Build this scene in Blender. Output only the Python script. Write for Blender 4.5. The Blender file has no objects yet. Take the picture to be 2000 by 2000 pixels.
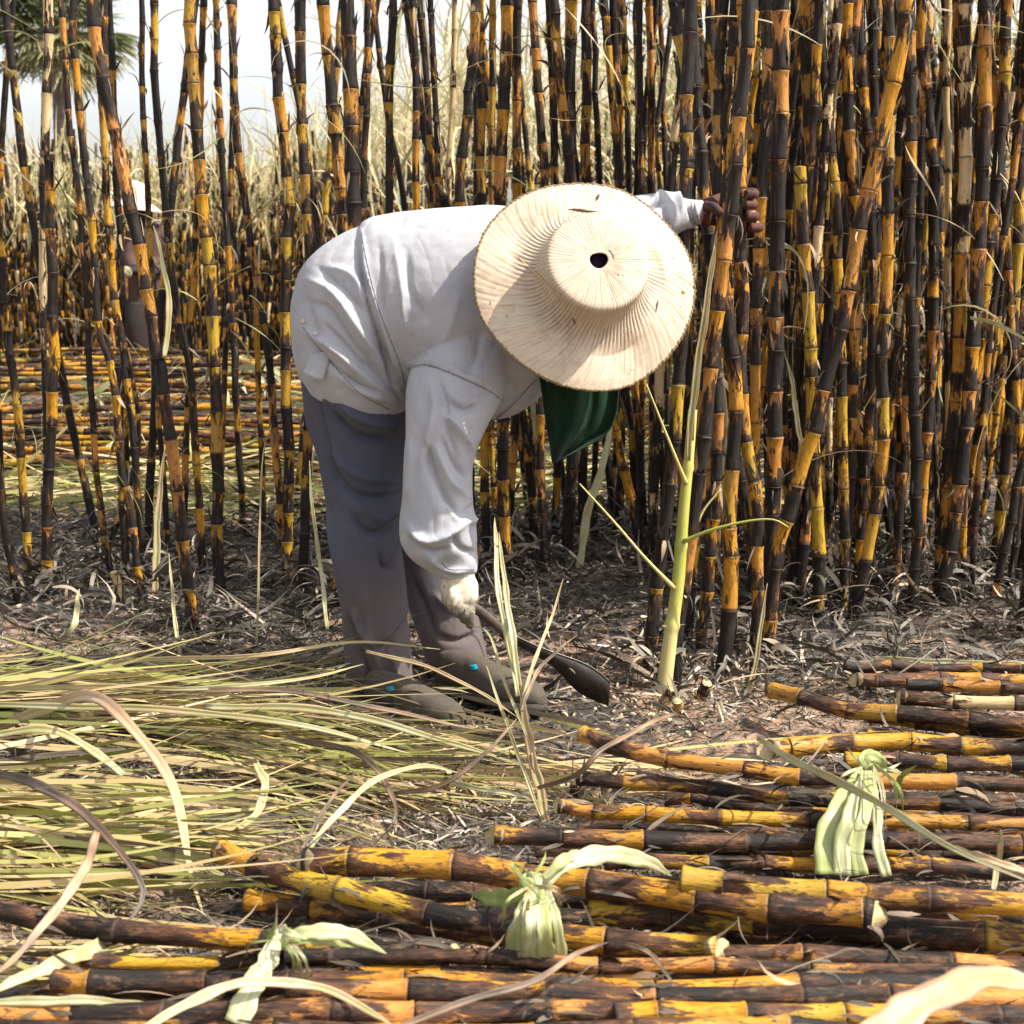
import bpy, math, random
import numpy as np
from mathutils import Vector
rng = np.random.default_rng(7)
random.seed(7)
SC = bpy.context.scene
COL = SC.collection

# ------------------------------------------------------------------ camera, world, sun
FPX = 3000.0; CAMZ = 1.05
TH = math.atan(515.0 / FPX)
cd = bpy.data.cameras.new('camera'); cam = bpy.data.objects.new('camera', cd); COL.objects.link(cam)
cam.location = (0, 0, CAMZ); cam.rotation_euler = (math.pi / 2 - TH, 0, 0)
cd.sensor_width = 36; cd.lens = 36 * FPX / 2000; cd.clip_end = 2000; cd.clip_start = 0.05
cd.dof.use_dof = True; cd.dof.focus_distance = 3.5; cd.dof.aperture_fstop = 9.0
SC.camera = cam
SUN = np.array([0.62, -0.14, 0.775]); SUN /= np.linalg.norm(SUN)
w = bpy.data.worlds.new('World'); SC.world = w; w.use_nodes = True
nt = w.node_tree; bg = nt.nodes['Background']
sky = nt.nodes.new('ShaderNodeTexSky'); sky.sky_type = 'NISHITA'; sky.sun_disc = False
sky.sun_elevation = math.asin(SUN[2]); sky.sun_rotation = math.atan2(SUN[0], SUN[1])
sky.air_density = 1.0; sky.dust_density = 2.5; sky.ozone_density = 1.0; sky.altitude = 0
hz = nt.nodes.new('ShaderNodeHueSaturation'); hz.inputs['Saturation'].default_value = .2   # thin milky haze whitens the sky
nt.links.new(sky.outputs[0], hz.inputs['Color']); nt.links.new(hz.outputs[0], bg.inputs[0]); bg.inputs[1].default_value = 0.15
sl = bpy.data.lights.new('sun', 'SUN'); so = bpy.data.objects.new('sun', sl); COL.objects.link(so)
sl.energy = 4.9; sl.angle = math.radians(0.5); sl.color = (1, 0.925, 0.80)
so.rotation_euler = Vector(SUN.tolist()).to_track_quat('Z', 'Y').to_euler(); so.location = (3, -3, 6)
SC.view_settings.view_transform = 'Standard'; SC.view_settings.look = 'None'
SC.view_settings.exposure = 0.8; SC.view_settings.gamma = 1.0
SC.render.film_transparent = False
SC.cycles.max_bounces = 6; SC.cycles.transparent_max_bounces = 4

# ------------------------------------------------------------------ pixel helpers (photo is 2000 px wide)
FW = np.array([0, math.cos(TH), -math.sin(TH)]); UP = np.array([0, math.sin(TH), math.cos(TH)]); RT = np.array([1.0, 0, 0])
CO = np.array([0, 0, CAMZ])
def ray(px, py): return FW + RT * ((px - 1000) / FPX) + UP * ((1000 - py) / FPX)
def P(px, py, Y):
    r = ray(px, py); return CO + r * (Y / r[1])
def atz(px, py, z=0.0):
    r = ray(px, py); return CO + r * ((z - CAMZ) / r[2])
def proj(V):
    d = V - CO; f = d @ FW
    return 1000 + FPX * (d @ RT) / f, 1000 - FPX * (d @ UP) / f
def gz(x, y):
    return .016*np.sin(2.1*x+1.3*y)+.012*np.sin(3.7*x-2.9*y+1)+.008*np.sin(8*x+5*y)+.006*np.sin(13*x-11*y)
def smoothpath(pts, n):
    """Catmull-Rom resample of control rows (any width) to n rows, even in arc length of first 3 columns."""
    p = np.asarray(pts, float)
    if len(p) == 2:
        t = np.linspace(0, 1, n)[:, None]; return p[0]*(1-t)+p[1]*t
    q = np.vstack([2*p[0]-p[1], p, 2*p[-1]-p[-2]]); out = []
    for i in range(len(p)-1):
        a, b, c, d = q[i:i+4]; t = np.linspace(0, 1, 24, endpoint=False)[:, None]
        out.append(.5*((2*b)+(-a+c)*t+(2*a-5*b+4*c-d)*t*t+(-a+3*b-3*c+d)*t**3))
    o = np.vstack(out+[p[-1:]])
    s = np.r_[0, np.cumsum(np.linalg.norm(np.diff(o[:, :3], axis=0), axis=1))]
    u = np.linspace(0, s[-1], n)
    return np.stack([np.interp(u, s, o[:, k]) for k in range(o.shape[1])], 1)

# ------------------------------------------------------------------ mesh helpers
def mesh(name, V, faces, mat, attrs=None, smooth=True):
    me = bpy.data.meshes.new(name); V = np.asarray(V, np.float32)
    fs = [np.asarray(f, np.int32) for f in faces if len(f)]
    me.vertices.add(len(V)); me.vertices.foreach_set('co', V.ravel())
    loops = np.concatenate([f.ravel() for f in fs]); tot = np.concatenate([np.full(len(f), f.shape[1], np.int32) for f in fs])
    st = np.r_[0, np.cumsum(tot)[:-1]].astype(np.int32)
    me.loops.add(len(loops)); me.loops.foreach_set('vertex_index', loops)
    me.polygons.add(len(tot)); me.polygons.foreach_set('loop_start', st); me.polygons.foreach_set('loop_total', tot)
    if smooth: me.polygons.foreach_set('use_smooth', np.ones(len(tot), bool))
    for k, v in (attrs or {}).items():
        v = np.asarray(v, np.float32)
        if v.ndim == 2: me.attributes.new(k, 'FLOAT_VECTOR', 'POINT').data.foreach_set('vector', v.ravel())
        else: me.attributes.new(k, 'FLOAT', 'POINT').data.foreach_set('value', v)
    me.update(calc_edges=True); me.validate()
    if mat: me.materials.append(mat)
    return me
def link(name, me, parent=None, loc=None):
    o = bpy.data.objects.new(name, me); COL.objects.link(o)
    if parent: o.parent = parent
    if loc is not None: o.location = [float(c) for c in loc]
    return o
def tag(o, label=None, cat=None, group=None, kind=None):
    if label: o['label'] = label
    if cat: o['category'] = cat
    if group: o['group'] = group
    if kind: o['kind'] = kind
    return o
def empty(name, loc, label, cat, group=None):
    o = bpy.data.objects.new(name, None); COL.objects.link(o); o.location = [float(c) for c in loc]; o.empty_display_size = .1
    return tag(o, label, cat, group)
def grid_faces(n, m, wrap=True):
    """n rings of m verts"""
    i = np.arange(n-1)[:, None]*m; j = np.arange(m if wrap else m-1)[None]; k = (j+1) % m
    return np.stack([i+j, i+k, i+m+k, i+m+j], -1).reshape(-1, 4)
def frames(C):
    T = np.gradient(C, axis=0); T /= np.linalg.norm(T, axis=1, keepdims=True)+1e-12
    ref = np.array([0, 1., 0.]) if abs(T[:, 1]).mean() < .8 else np.array([1., 0, 0])
    U = np.cross(T, ref); U /= np.linalg.norm(U, axis=1, keepdims=True); W = np.cross(T, U)
    return T, U, W
def tube(C, R, m=10, cap=True, squash=1.0):
    C = np.asarray(C, float); R = np.broadcast_to(np.asarray(R, float), (len(C),))
    T, U, W = frames(C); a = np.linspace(0, 2*np.pi, m, endpoint=False)
    V = C[:, None]+R[:, None, None]*(np.cos(a)[None, :, None]*U[:, None]+squash*np.sin(a)[None, :, None]*W[:, None])
    V = V.reshape(-1, 3); F = grid_faces(len(C), m); tr = []
    if cap:
        n = len(V); V = np.vstack([V, C[0], C[-1]]); j = np.arange(m)
        tr = np.vstack([np.stack([(j+1) % m, j, np.full(m, n)], 1), np.stack([(len(C)-1)*m+j, (len(C)-1)*m+(j+1) % m, np.full(m, n+1)], 1)])
    return V, F, np.asarray(tr, int).reshape(-1, 3)
def join(parts):
    Vs, Qs, Ts, o = [], [], [], 0
    for V, Q, T in parts:
        Vs.append(V)
        if len(Q): Qs.append(np.asarray(Q)+o)
        if len(T): Ts.append(np.asarray(T)+o)
        o += len(V)
    return np.vstack(Vs), (np.vstack(Qs) if Qs else np.zeros((0, 4), int)), (np.vstack(Ts) if Ts else np.zeros((0, 3), int))
def loft(secs, m=28, n=None, pw=1.0):
    """secs: (cx,cy,hx,hy,Y,b[,skewY]) in photo pixels; ring = centre + cos*(half vector) + sin*(depth b)"""
    rows = []
    for s in secs:
        cx, cy, hx, hy, Y, b = s[:6]; sk = s[6] if len(s) > 6 else 0
        c = P(cx, cy, Y); h = P(cx+hx, cy+hy, Y+sk)-c
        rows.append(np.r_[c, h, b])
    R = smoothpath(rows, n or len(rows)*6); a = np.linspace(0, 2*np.pi, m, endpoint=False)
    ca, sa = np.cos(a), np.sin(a)
    ca = np.sign(ca)*abs(ca)**pw; sa = np.sign(sa)*abs(sa)**pw
    C, H, B = R[:, :3], R[:, 3:6], R[:, 6]
    T = np.gradient(C, axis=0); T /= np.linalg.norm(T, axis=1, keepdims=True)
    D = np.cross(T, H); D /= np.linalg.norm(D, axis=1, keepdims=True)+1e-9
    D[D[:, 1] < 0] *= -1
    D = D*.3+np.array([0, 1, 0])*.7; D /= np.linalg.norm(D, axis=1, keepdims=True)
    V = C[:, None]+ca[None, :, None]*H[:, None]+sa[None, :, None]*(D*B[:, None])[:, None]
    V = V.reshape(-1, 3); F = grid_faces(len(C), m); nn = len(V); V = np.vstack([V, C[0], C[-1]]); j = np.arange(m)
    tr = np.vstack([np.stack([(j+1) % m, j, np.full(m, nn)], 1), np.stack([(len(C)-1)*m+j, (len(C)-1)*m+(j+1) % m, np.full(m, nn+1)], 1)])
    return V, F, tr
def ball(c, r, m=16):
    c = np.asarray(c, float); r = np.broadcast_to(np.asarray(r, float), (3,))
    th = np.linspace(0.05, np.pi-.05, m); C = np.stack([np.zeros(m), np.zeros(m), np.cos(th)], 1)
    a = np.linspace(0, 2*np.pi, m*2, endpoint=False)
    V = np.stack([np.sin(th)[:, None]*np.cos(a), np.sin(th)[:, None]*np.sin(a), np.cos(th)[:, None]+0*a], -1).reshape(-1, 3)
    n = len(V); V = np.vstack([V, [0, 0, 1], [0, 0, -1]]); M = m*2; j = np.arange(M)
    tr = np.vstack([np.stack([j, (j+1) % M, np.full(M, n)], 1), np.stack([(m-1)*M+(j+1) % M, (m-1)*M+j, np.full(M, n+1)], 1)])
    return V*r+c, grid_faces(m, M)[:, ::-1], tr
def remesh(parts, vox, sm=4):
    V, Q, T = join(parts); me = mesh('tmp', V, [Q, T], None); o = link('tmp', me)
    md = o.modifiers.new('r', 'REMESH'); md.mode = 'VOXEL'; md.voxel_size = vox
    s = o.modifiers.new('s', 'SMOOTH'); s.iterations = sm; s.factor = .5
    dg = bpy.context.evaluated_depsgraph_get(); ev = o.evaluated_get(dg); m2 = bpy.data.meshes.new_from_object(ev)
    n = len(m2.vertices); V = np.zeros(n*3, np.float32); m2.vertices.foreach_get('co', V)
    N = np.zeros(n*3, np.float32); m2.vertex_normals.foreach_get('vector', N)
    bpy.data.objects.remove(o); bpy.data.meshes.remove(me)
    return m2, V.reshape(-1, 3).astype(float), N.reshape(-1, 3).astype(float)
def finish(m2, V, mat, name):
    m2.vertices.foreach_set('co', V.astype(np.float32).ravel())
    m2.polygons.foreach_set('use_smooth', np.ones(len(m2.polygons), bool)); m2.materials.clear(); m2.materials.append(mat); m2.name = name
    m2.update(); return m2

# ------------------------------------------------------------------ materials
def newmat(name):
    m = bpy.data.materials.new(name); m.use_nodes = True; return m, m.node_tree, m.node_tree.nodes, m.node_tree.nodes['Principled BSDF']
class NB:
    def __init__(s, t): s.t = t; s.n = t.nodes
    def L(s, a, b): s.t.links.new(a, b)
    def val(s, node, i, v):
        if hasattr(v, 'is_output'): s.L(v, node.inputs[i])
        elif v is not None: node.inputs[i].default_value = v
    def attr(s, name, out='Fac'):
        a = s.n.new('ShaderNodeAttribute'); a.attribute_name = name; return a.outputs[out]
    def m(s, op, a, b=None, c=None, clamp=False):
        n = s.n.new('ShaderNodeMath'); n.operation = op; n.use_clamp = clamp
        for i, v in enumerate((a, b, c)): s.val(n, i, v) if v is not None else None
        return n.outputs[0]
    def vm(s, op, a, b):
        n = s.n.new('ShaderNodeVectorMath'); n.operation = op; s.val(n, 0, a); s.val(n, 1, b); return n.outputs[0]
    def noise(s, vec, scale, det=3, rough=.6, w=None, dist=0):
        n = s.n.new('ShaderNodeTexNoise')
        if w is not None: n.noise_dimensions = '4D'; s.val(n, 'W', w)
        s.L(vec, n.inputs['Vector']); n.inputs['Scale'].default_value = scale; n.inputs['Detail'].default_value = det
        n.inputs['Roughness'].default_value = rough; n.inputs['Distortion'].default_value = dist
        return n.outputs[0]
    def ramp(s, f, stops, interp='LINEAR'):
        n = s.n.new('ShaderNodeValToRGB'); r = n.color_ramp; r.interpolation = interp
        while len(r.elements) < len(stops): r.elements.new(.5)
        for e, (p, c) in zip(r.elements, stops): e.position = p; e.color = (*c, 1) if len(c) == 3 else c
        s.val(n, 0, f); return n.outputs[0]
    def mix(s, f, a, b, blend='MIX'):
        n = s.n.new('ShaderNodeMix'); n.data_type = 'RGBA'; n.blend_type = blend
        s.val(n, 0, f); s.val(n, 6, a if hasattr(a, 'is_output') else (*a, 1)); s.val(n, 7, b if hasattr(b, 'is_output') else (*b, 1)); return n.outputs[2]
    def mr(s, v, a, b, c=0, d=1):
        n = s.n.new('ShaderNodeMapRange'); s.val(n, 0, v)
        for i, x in enumerate((a, b, c, d)): s.val(n, i+1, x)
        return n.outputs[0]
    def bump(s, h, dist, strength=1, nrm=None):
        n = s.n.new('ShaderNodeBump'); n.inputs['Strength'].default_value = strength; n.inputs['Distance'].default_value = dist
        s.L(h, n.inputs['Height'])
        if nrm: s.L(nrm, n.inputs['Normal'])
        return n.outputs[0]

def cane_material(name='burnt_cane', lying=False):
    m, t, n, b = newmat(name); k = NB(t)
    lp = k.attr('lp', 'Vector'); tt = k.attr('t'); e = k.attr('e'); pale = k.attr('pale'); cut = k.attr('cut')
    v1 = k.vm('MULTIPLY', lp, (48, 48, 15)); n1 = k.noise(v1, 1, 4, .62, dist=.4)
    v2 = k.vm('MULTIPLY', lp, (110, 110, 30)); n2 = k.noise(v2, 1, 5, .72)
    v3 = k.vm('MULTIPLY', lp, (300, 300, 18)); n3 = k.noise(v3, 1, 2, .6)
    n0 = k.noise(k.vm('MULTIPLY', lp, (9, 9, 3.2)), 1, 2, .5)
    s = k.m('ADD', k.m('SUBTRACT', e, k.m('MULTIPLY', tt, 1.15)), k.m('MULTIPLY', k.m('SUBTRACT', n1, .5), 3.1)); s = k.m('ADD', s, k.m('MULTIPLY', k.m('SUBTRACT', n0, .55), 1.8))
    s = k.m('ADD', s, k.m('MULTIPLY', k.m('SUBTRACT', n2, .5), 1.3))
    yel = k.mr(s, -.10, .12)
    edge = k.mr(s, -1.1 if lying else -.6, 0.0)                      # brown scorch before the skin is bare
    ycol = k.ramp(n2, [(.25, (.22, .085, .012)), (.42, (.38, .165, .011)), (.55, (.58, .28, .015)), (.7, (.74, .41, .06)), (.85, (.36, .22, .03))])
    hue = k.attr('hue')
    ycol = k.mix(k.mr(hue, .55, 1, 0, .8), ycol, k.mix(n2, (.30, .22, .015), (.60, .40, .05)))
    ycol = k.mix(k.mr(hue, .0, .25, .6, 0), ycol, k.mix(n2, (.40, .13, .03), (.72, .33, .13)))
    ycol = k.mix(k.mr(n0, .38, .55, .55, 0), ycol, k.mix(n2, (.16, .06, .02), (.42, .20, .08)))
    ycol = k.mix(k.mr(n3, .60, .72, 0, .8), ycol, (.10, .045, .015))
    ycol = k.mix(k.mr(n2, .57, .63, 0, .85), ycol, k.mix(n3, (.05, .025, .012), (.14, .06, .025)))
    ycol = k.mix(pale, ycol, k.mix(n2, (.50, .36, .17), (.86, .68, .40)))
    ch = k.ramp(n3, [(.3, (.004, .003, .0025)), (.5, (.009, .006, .005)), (.68, (.026, .018, .014)), (.85, (.10, .075, .062))])
    ch = k.mix(k.mr(n1, .35, .7, 0, .55), ch, k.ramp(n2, [(.35, (.006, .0045, .004)), (.72, (.055, .042, .036))]))
    br = k.mix(n2, (.022, .009, .005), (.20, .075, .024)) if not lying else k.mix(n2, (.05, .018, .010), (.30, .125, .055))
    c = k.mix(k.m('MULTIPLY', k.mr(edge, .1, 1), k.mr(n2, .35, .6, .2, .8)), ch, br); 
    if lying: c = k.mix(k.mr(k.noise(k.vm('MULTIPLY', lp, (60, 60, 22)), 1, 4, .7), .56, .68, 0, .6), c, k.mix(n3, (.16, .07, .035), (.40, .23, .13)))
    c = k.mix(yel, c, ycol)
    ring = k.m('MULTIPLY', k.m('ADD', k.mr(tt, .94, .985), k.mr(tt, .0, .05, 1, 0), clamp=True), .8); c = k.mix(ring, c, (.035, .02, .014))
    cc = k.mix(n2, (.32, .22, .09), (.72, .58, .34)); c = k.mix(cut, c, cc)
    k.L(c, b.inputs['Base Color'])
    k.L(k.mr(yel, 0, 1, .62, .42), b.inputs['Roughness']); b.inputs['Specular IOR Level'].default_value = .33
    h = k.m('ADD', k.m('MULTIPLY', n3, .5), k.m('ADD', n2, k.m('MULTIPLY', yel, -.7)))
    k.L(k.bump(h, .0026, .9), b.inputs['Normal'])
    return m
def leaf_material(name, stops, trans=.25, rough=.55, streak=.35, bump=.0006):
    m, t, n, b = newmat(name); k = NB(t)
    r = k.attr('rnd'); lp = k.attr('lp', 'Vector')
    c = k.ramp(r, stops)
    nz = k.noise(k.vm('MULTIPLY', lp, (1.0, 9.0, 14.0)), 1.0, 3, .6)
    c2 = k.mix(k.mr(nz, .35, .7, 0, streak), c, k.mix(.5, c, (.16, .09, .035)))
    st = k.noise(k.vm('MULTIPLY', lp, (0.6, 7.0, 1.0)), 1.0, 3, .7)
    c2 = k.mix(k.mr(st, .4, .65, 0, .35), c2, k.mix(.4, c2, (.75, .68, .48)))
    if name == 'green_tie': c3 = k.mix(k.mr(k.noise(k.vm('MULTIPLY', lp, (.25, 11, 1)), 1, 2, .6), .48, .62, 0, .6), c2, (.30, .38, .10)); c2 = c3
    k.L(c2, b.inputs['Base Color']); b.inputs['Roughness'].default_value = rough
    if bump: k.L(k.bump(st, bump, .7), b.inputs['Normal'])
    if trans:
        tr = n.new('ShaderNodeBsdfTranslucent'); k.L(c2, tr.inputs[0]); mx = n.new('ShaderNodeMixShader'); mx.inputs[0].default_value = trans
        k.L(b.outputs[0], mx.inputs[1]); k.L(tr.outputs[0], mx.inputs[2]); k.L(mx.outputs[0], n['Material Output'].inputs[0])
    return m
def cloth_material(name, c1, c2, dirt, dirtamt=.3, weave=True, dust=None, rough=.85):
    m, t, n, b = newmat(name); k = NB(t)
    tc = n.new('ShaderNodeTexCoord').outputs['Object']
    big = k.noise(tc, 5, 5, .6); fine = k.noise(tc, 90, 3, .7); sp = k.noise(k.vm('MULTIPLY', tc, (60, 60, 34)), 1, 2, .5)
    c = k.mix(k.mr(big, .3, .7), c1, c2)
    c = k.mix(k.mr(fine, .45, .75, 0, dirtamt*.5), c, dirt)
    c = k.mix(k.mr(sp, .70, .74, 0, dirtamt*2), c, dirt)
    c = k.mix(k.mr(k.noise(tc, 9, 5, .7), .55, .78, 0, dirtamt), c, dirt)
    if dust:
        sx = n.new('ShaderNodeSeparateXYZ'); k.L(tc, sx.inputs[0])
        z = k.m('ADD', sx.outputs[2], k.m('MULTIPLY', k.m('SUBTRACT', big if len(dust) < 4 else fine, .5), .5 if len(dust) < 4 else dust[3]))
        c = k.mix(k.mr(z, dust[1], dust[2], .85, 0), c, dust[0])
    k.L(c, b.inputs['Base Color']); b.inputs['Roughness'].default_value = rough; b.inputs['Specular IOR Level'].default_value = .2
    b.inputs['Sheen Weight'].default_value = .04
    h = k.m('ADD', k.m('MULTIPLY', k.noise(tc, 700, 2, .5), .25), k.m('MULTIPLY', k.noise(tc, 28, 3, .5), 1.0))
    rd = k.m('ABSOLUTE', k.m('SUBTRACT', k.noise(k.vm('MULTIPLY', tc, (10, 10, 5)), 1, 1.5, .5, dist=.7), .5)); h2 = k.mr(rd, 0, .16, 0, 1)
    rd3 = k.m('ABSOLUTE', k.m('SUBTRACT', k.noise(k.vm('MULTIPLY', tc, (5, 5, 4)), 1, 2, .5, dist=.8), .5)); h3 = k.mr(rd3, 0, .2, 0, 1)
    k.L(k.bump(k.m('ADD', k.m('ADD', h2, k.m('MULTIPLY', h3, 1.6)), h), .0030, .55), b.inputs['Normal'])
    return m
def simple(name, c1, c2, scale=20, rough=.7, metal=0, bump=0.0):
    m, t, n, b = newmat(name); k = NB(t); tc = n.new('ShaderNodeTexCoord').outputs['Object']
    nz = k.noise(tc, scale, 4, .65); k.L(k.mix(k.mr(nz, .3, .7), c1, c2), b.inputs['Base Color'])
    b.inputs['Roughness'].default_value = rough; b.inputs['Metallic'].default_value = metal
    if bump: k.L(k.bump(nz, bump, .8), b.inputs['Normal'])
    return m
M_CANE = cane_material(); M_CANE2 = cane_material('scorched_cut_cane', True)
M_LITTER = leaf_material('ash_litter', [(0, (.008, .007, .007)), (.35, (.02, .016, .015)), (.52, (.06, .05, .045)), (.68, (.17, .14, .12)), (.82, (.34, .27, .21)), (.93, (.50, .38, .27)), (1, (.66, .56, .45))], 0, .6, .2)
M_GREENS = leaf_material('cut_leaves', [(0, (.03, .02, .012)), (.15, (.12, .08, .03)), (.28, (.15, .18, .025)), (.44, (.30, .32, .06)), (.58, (.46, .42, .14)), (.78, (.50, .36, .16)), (1, (.60, .45, .25))], .12, .5, .6)
M_STRAW = leaf_material('field_leaves', [(0, (.12, .14, .03)), (.25, (.32, .34, .11)), (.5, (.52, .47, .22)), (.75, (.70, .58, .34)), (1, (.85, .74, .52))], .35, .5, .4, 0)
M_CHARLEAF = leaf_material('charred_sheath', [(0, (.008, .006, .006)), (.5, (.025, .017, .013)), (.75, (.09, .06, .045)), (.9, (.26, .16, .09)), (1, (.48, .34, .2))], 0, .65, .3)
M_TIE = leaf_material('green_tie', [(0, (.20, .28, .05)), (.4, (.42, .48, .16)), (.7, (.50, .52, .26)), (1, (.64, .62, .42))], .2, .45, .25, .0012)
M_RIB = leaf_material('ribbon_leaf', [(0, (.03, .02, .018)), (.2, (.16, .09, .06)), (.4, (.45, .28, .17)), (.6, (.66, .48, .28)), (.8, (.42, .40, .16)), (1, (.60, .58, .36))], .2, .45, .45, .001)
M_GREENCANE = leaf_material('green_stalk', [(0, (.18, .24, .03)), (.4, (.38, .40, .05)), (.7, (.56, .50, .14)), (1, (.62, .50, .24))], 0, .4, .35, .001)

def ground_material():
    m, t, n, b = newmat('ashy_soil'); k = NB(t); tc = n.new('ShaderNodeTexCoord').outputs['Object']
    sy = n.new('ShaderNodeSeparateXYZ'); k.L(tc, sy.inputs[0]); a = k.m('SUBTRACT', k.noise(tc, 1.6, 5, .6), k.mr(sy.outputs[1], 3.8, 4.8, 0, .12)); f = k.noise(tc, 26, 5, .7); g = k.noise(tc, 120, 4, .7)
    soil = k.mix(k.mr(f, .3, .7), (.18, .10, .062), (.42, .28, .195)); ash = k.mix(k.mr(g, .35, .7), (.012, .010, .009), (.11, .09, .075))
    msk = k.m('ADD', a, k.m('MULTIPLY', k.m('SUBTRACT', f, .5), .9))
    c = k.mix(k.mr(msk, .44, .58), ash, soil); k.L(c, b.inputs['Base Color']); b.inputs['Roughness'].default_value = .95
    k.L(k.bump(k.m('ADD', f, k.m('MULTIPLY', g, .4)), .02, .9), b.inputs['Normal']); return m
# ------------------------------------------------------------------ ground
def ground():
    xs = np.unique(np.r_[-400, -150, -60, -25, np.linspace(-12, -3, 46), np.linspace(-3, 3, 200), np.linspace(3, 12, 46), 25, 60, 150, 400])
    ys = np.unique(np.r_[-300, -80, -20, -5, np.linspace(0, 6, 200), np.linspace(6, 16, 100), np.linspace(16, 40, 40), 60, 100, 200, 500, 900])
    X, Y = np.meshgrid(xs, ys); Z = gz(X, Y)*(abs(X) < 20)*(abs(Y) < 45)
    near = (abs(X) < 3.2) & (Y > 1) & (Y < 7); Z = Z+near*rng.normal(0, .0035, Z.shape)
    V = np.stack([X, Y, Z], -1).reshape(-1, 3)
    tag(link('ground', mesh('ground', V, [grid_faces(len(ys), len(xs), False)], ground_material())), kind='structure')
ground()

# ------------------------------------------------------------------ leaf blades, vectorised
def blades(B, D, L, W, droop, curl=0, K=6, twist=None, sway=0, r=None, seed=1):
    """N ribbons: base B, start direction D, length L, width W; bending down by droop (rad over the length)."""
    g = np.random.default_rng(seed); N = len(B); D = D/(np.linalg.norm(D, axis=1, keepdims=True)+1e-9)
    az = np.arctan2(D[:, 1], D[:, 0]); el = np.arcsin(np.clip(D[:, 2], -1, 1))
    u = np.linspace(0, 1, K); swn = g.normal(0, 1, N)*sway; cur = (g.normal(0, 1, N)*curl)
    E = el[:, None]-(droop[:, None]+cur[:, None])*u[None]**1.3; A = az[:, None]+swn[:, None]*u[None]
    st = np.stack([np.cos(E)*np.cos(A), np.cos(E)*np.sin(A), np.sin(E)], -1)*(L/(K-1))[:, None, None]
    C = B[:, None]+np.concatenate([np.zeros((N, 1, 3)), np.cumsum(st[:, :-1], 1)], 1)
    tw = g.uniform(-1.2, 1.2, N) if twist is None else twist; ta = g.uniform(-1, 1, N)*.9
    S = np.stack([-np.sin(A), np.cos(A), np.zeros_like(A)], -1); T = st/(np.linalg.norm(st, axis=-1, keepdims=True)+1e-9); Nn = np.cross(T, S)
    ang = tw[:, None]+ta[:, None]*u[None]; SS = S*np.cos(ang)[..., None]+Nn*np.sin(ang)[..., None]
    wd = W[:, None]*np.clip(np.minimum(.35+u*3, 1)*(1-u**2.2)+.04, .04, 1)[None]*.5
    V = np.stack([C-SS*wd[..., None], C+SS*wd[..., None]], 2).reshape(-1, 3)
    i = (np.arange(N)*K*2)[:, None]+(np.arange(K-1)*2)[None]
    F = np.stack([i, i+1, i+3, i+2], -1).reshape(-1, 4)
    rr = (g.random(N) if r is None else r); rv = np.repeat(rr, K*2)
    lp = np.stack([np.repeat(u[None], N, 0)[:, :, None].repeat(2, 2)*(L*20)[:, None, None], np.tile([0., 1.], N*K).reshape(N, K, 2), np.repeat(g.random(N)*99, K*2).reshape(N, K, 2)], -1).reshape(-1, 3)
    return V, F, {'rnd': rv, 'lp': lp}
def vn(x, y, f, s=0):     # cheap smooth noise 0..1
    return .5+.25*(np.sin(x*f*1.3+y*f*.7+s)+np.sin(x*f*.6-y*f*1.7+s*2.1))*1.0
def litter():
    def sec(n, x0, x1, y0, y1, l0, l1, w0, w1, zt, seed, thin=True):
        g = np.random.default_rng(seed); x = g.uniform(x0, x1, n); y = g.uniform(y0, y1, n)
        if thin:
            k = g.random(n) < np.clip(-.2+1.5*vn(x, y, 4.1)+.5*vn(x, y, 11, 2), .18, 1); x, y = x[k], y[k]
        n = len(x); B = np.stack([x, y, gz(x, y)+g.uniform(0, zt, n)], 1)
        az = g.uniform(0, 6.283, n); el = g.normal(.12, .25, n); D = np.stack([np.cos(el)*np.cos(az), np.cos(el)*np.sin(az), np.sin(el)], 1)
        r = np.clip((g.beta(1.25, 1.45, n)+.3*(vn(x, y, 4, 1)-.5))*np.interp(y, [3.9, 4.6], [1, .78]), 0, 1)
        return blades(B, D, g.uniform(l0, l1, n), g.uniform(w0, w1, n), g.uniform(-.2, 1.0, n), .9, 5, sway=1.2, r=r, seed=seed)
    parts = [sec(30000, -1.6, 1.7, 3.0, 5.2, .02, .07, .0022, .007, .012, 11), sec(16000, -1.2, 1.2, 2.0, 3.1, .02, .06, .002, .006, .01, 12),
             sec(14000, -2.6, 2.9, 4.8, 7.5, .03, .09, .003, .010, .02, 13), sec(3500, -1.7, 1.9, 3.5, 5.6, .08, .22, .004, .014, .02, 14, False),
             sec(6000, -4.5, 4.5, 7, 13, .05, .14, .006, .016, .03, 15)]
    Vs, Fs, A, o = [], [], {'rnd': [], 'lp': []}, 0
    for V, F, a in parts:
        Vs.append(V); Fs.append(F+o); o += len(V)
        for q in A: A[q].append(a[q])
    me = mesh('ash_litter', np.vstack(Vs), [np.vstack(Fs)], M_LITTER, {q: np.concatenate(A[q]) for q in A})
    tag(link('ash_litter', me), 'curled grey and black burnt leaf litter covering the soil', 'litter', kind='stuff')
litter()

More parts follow.
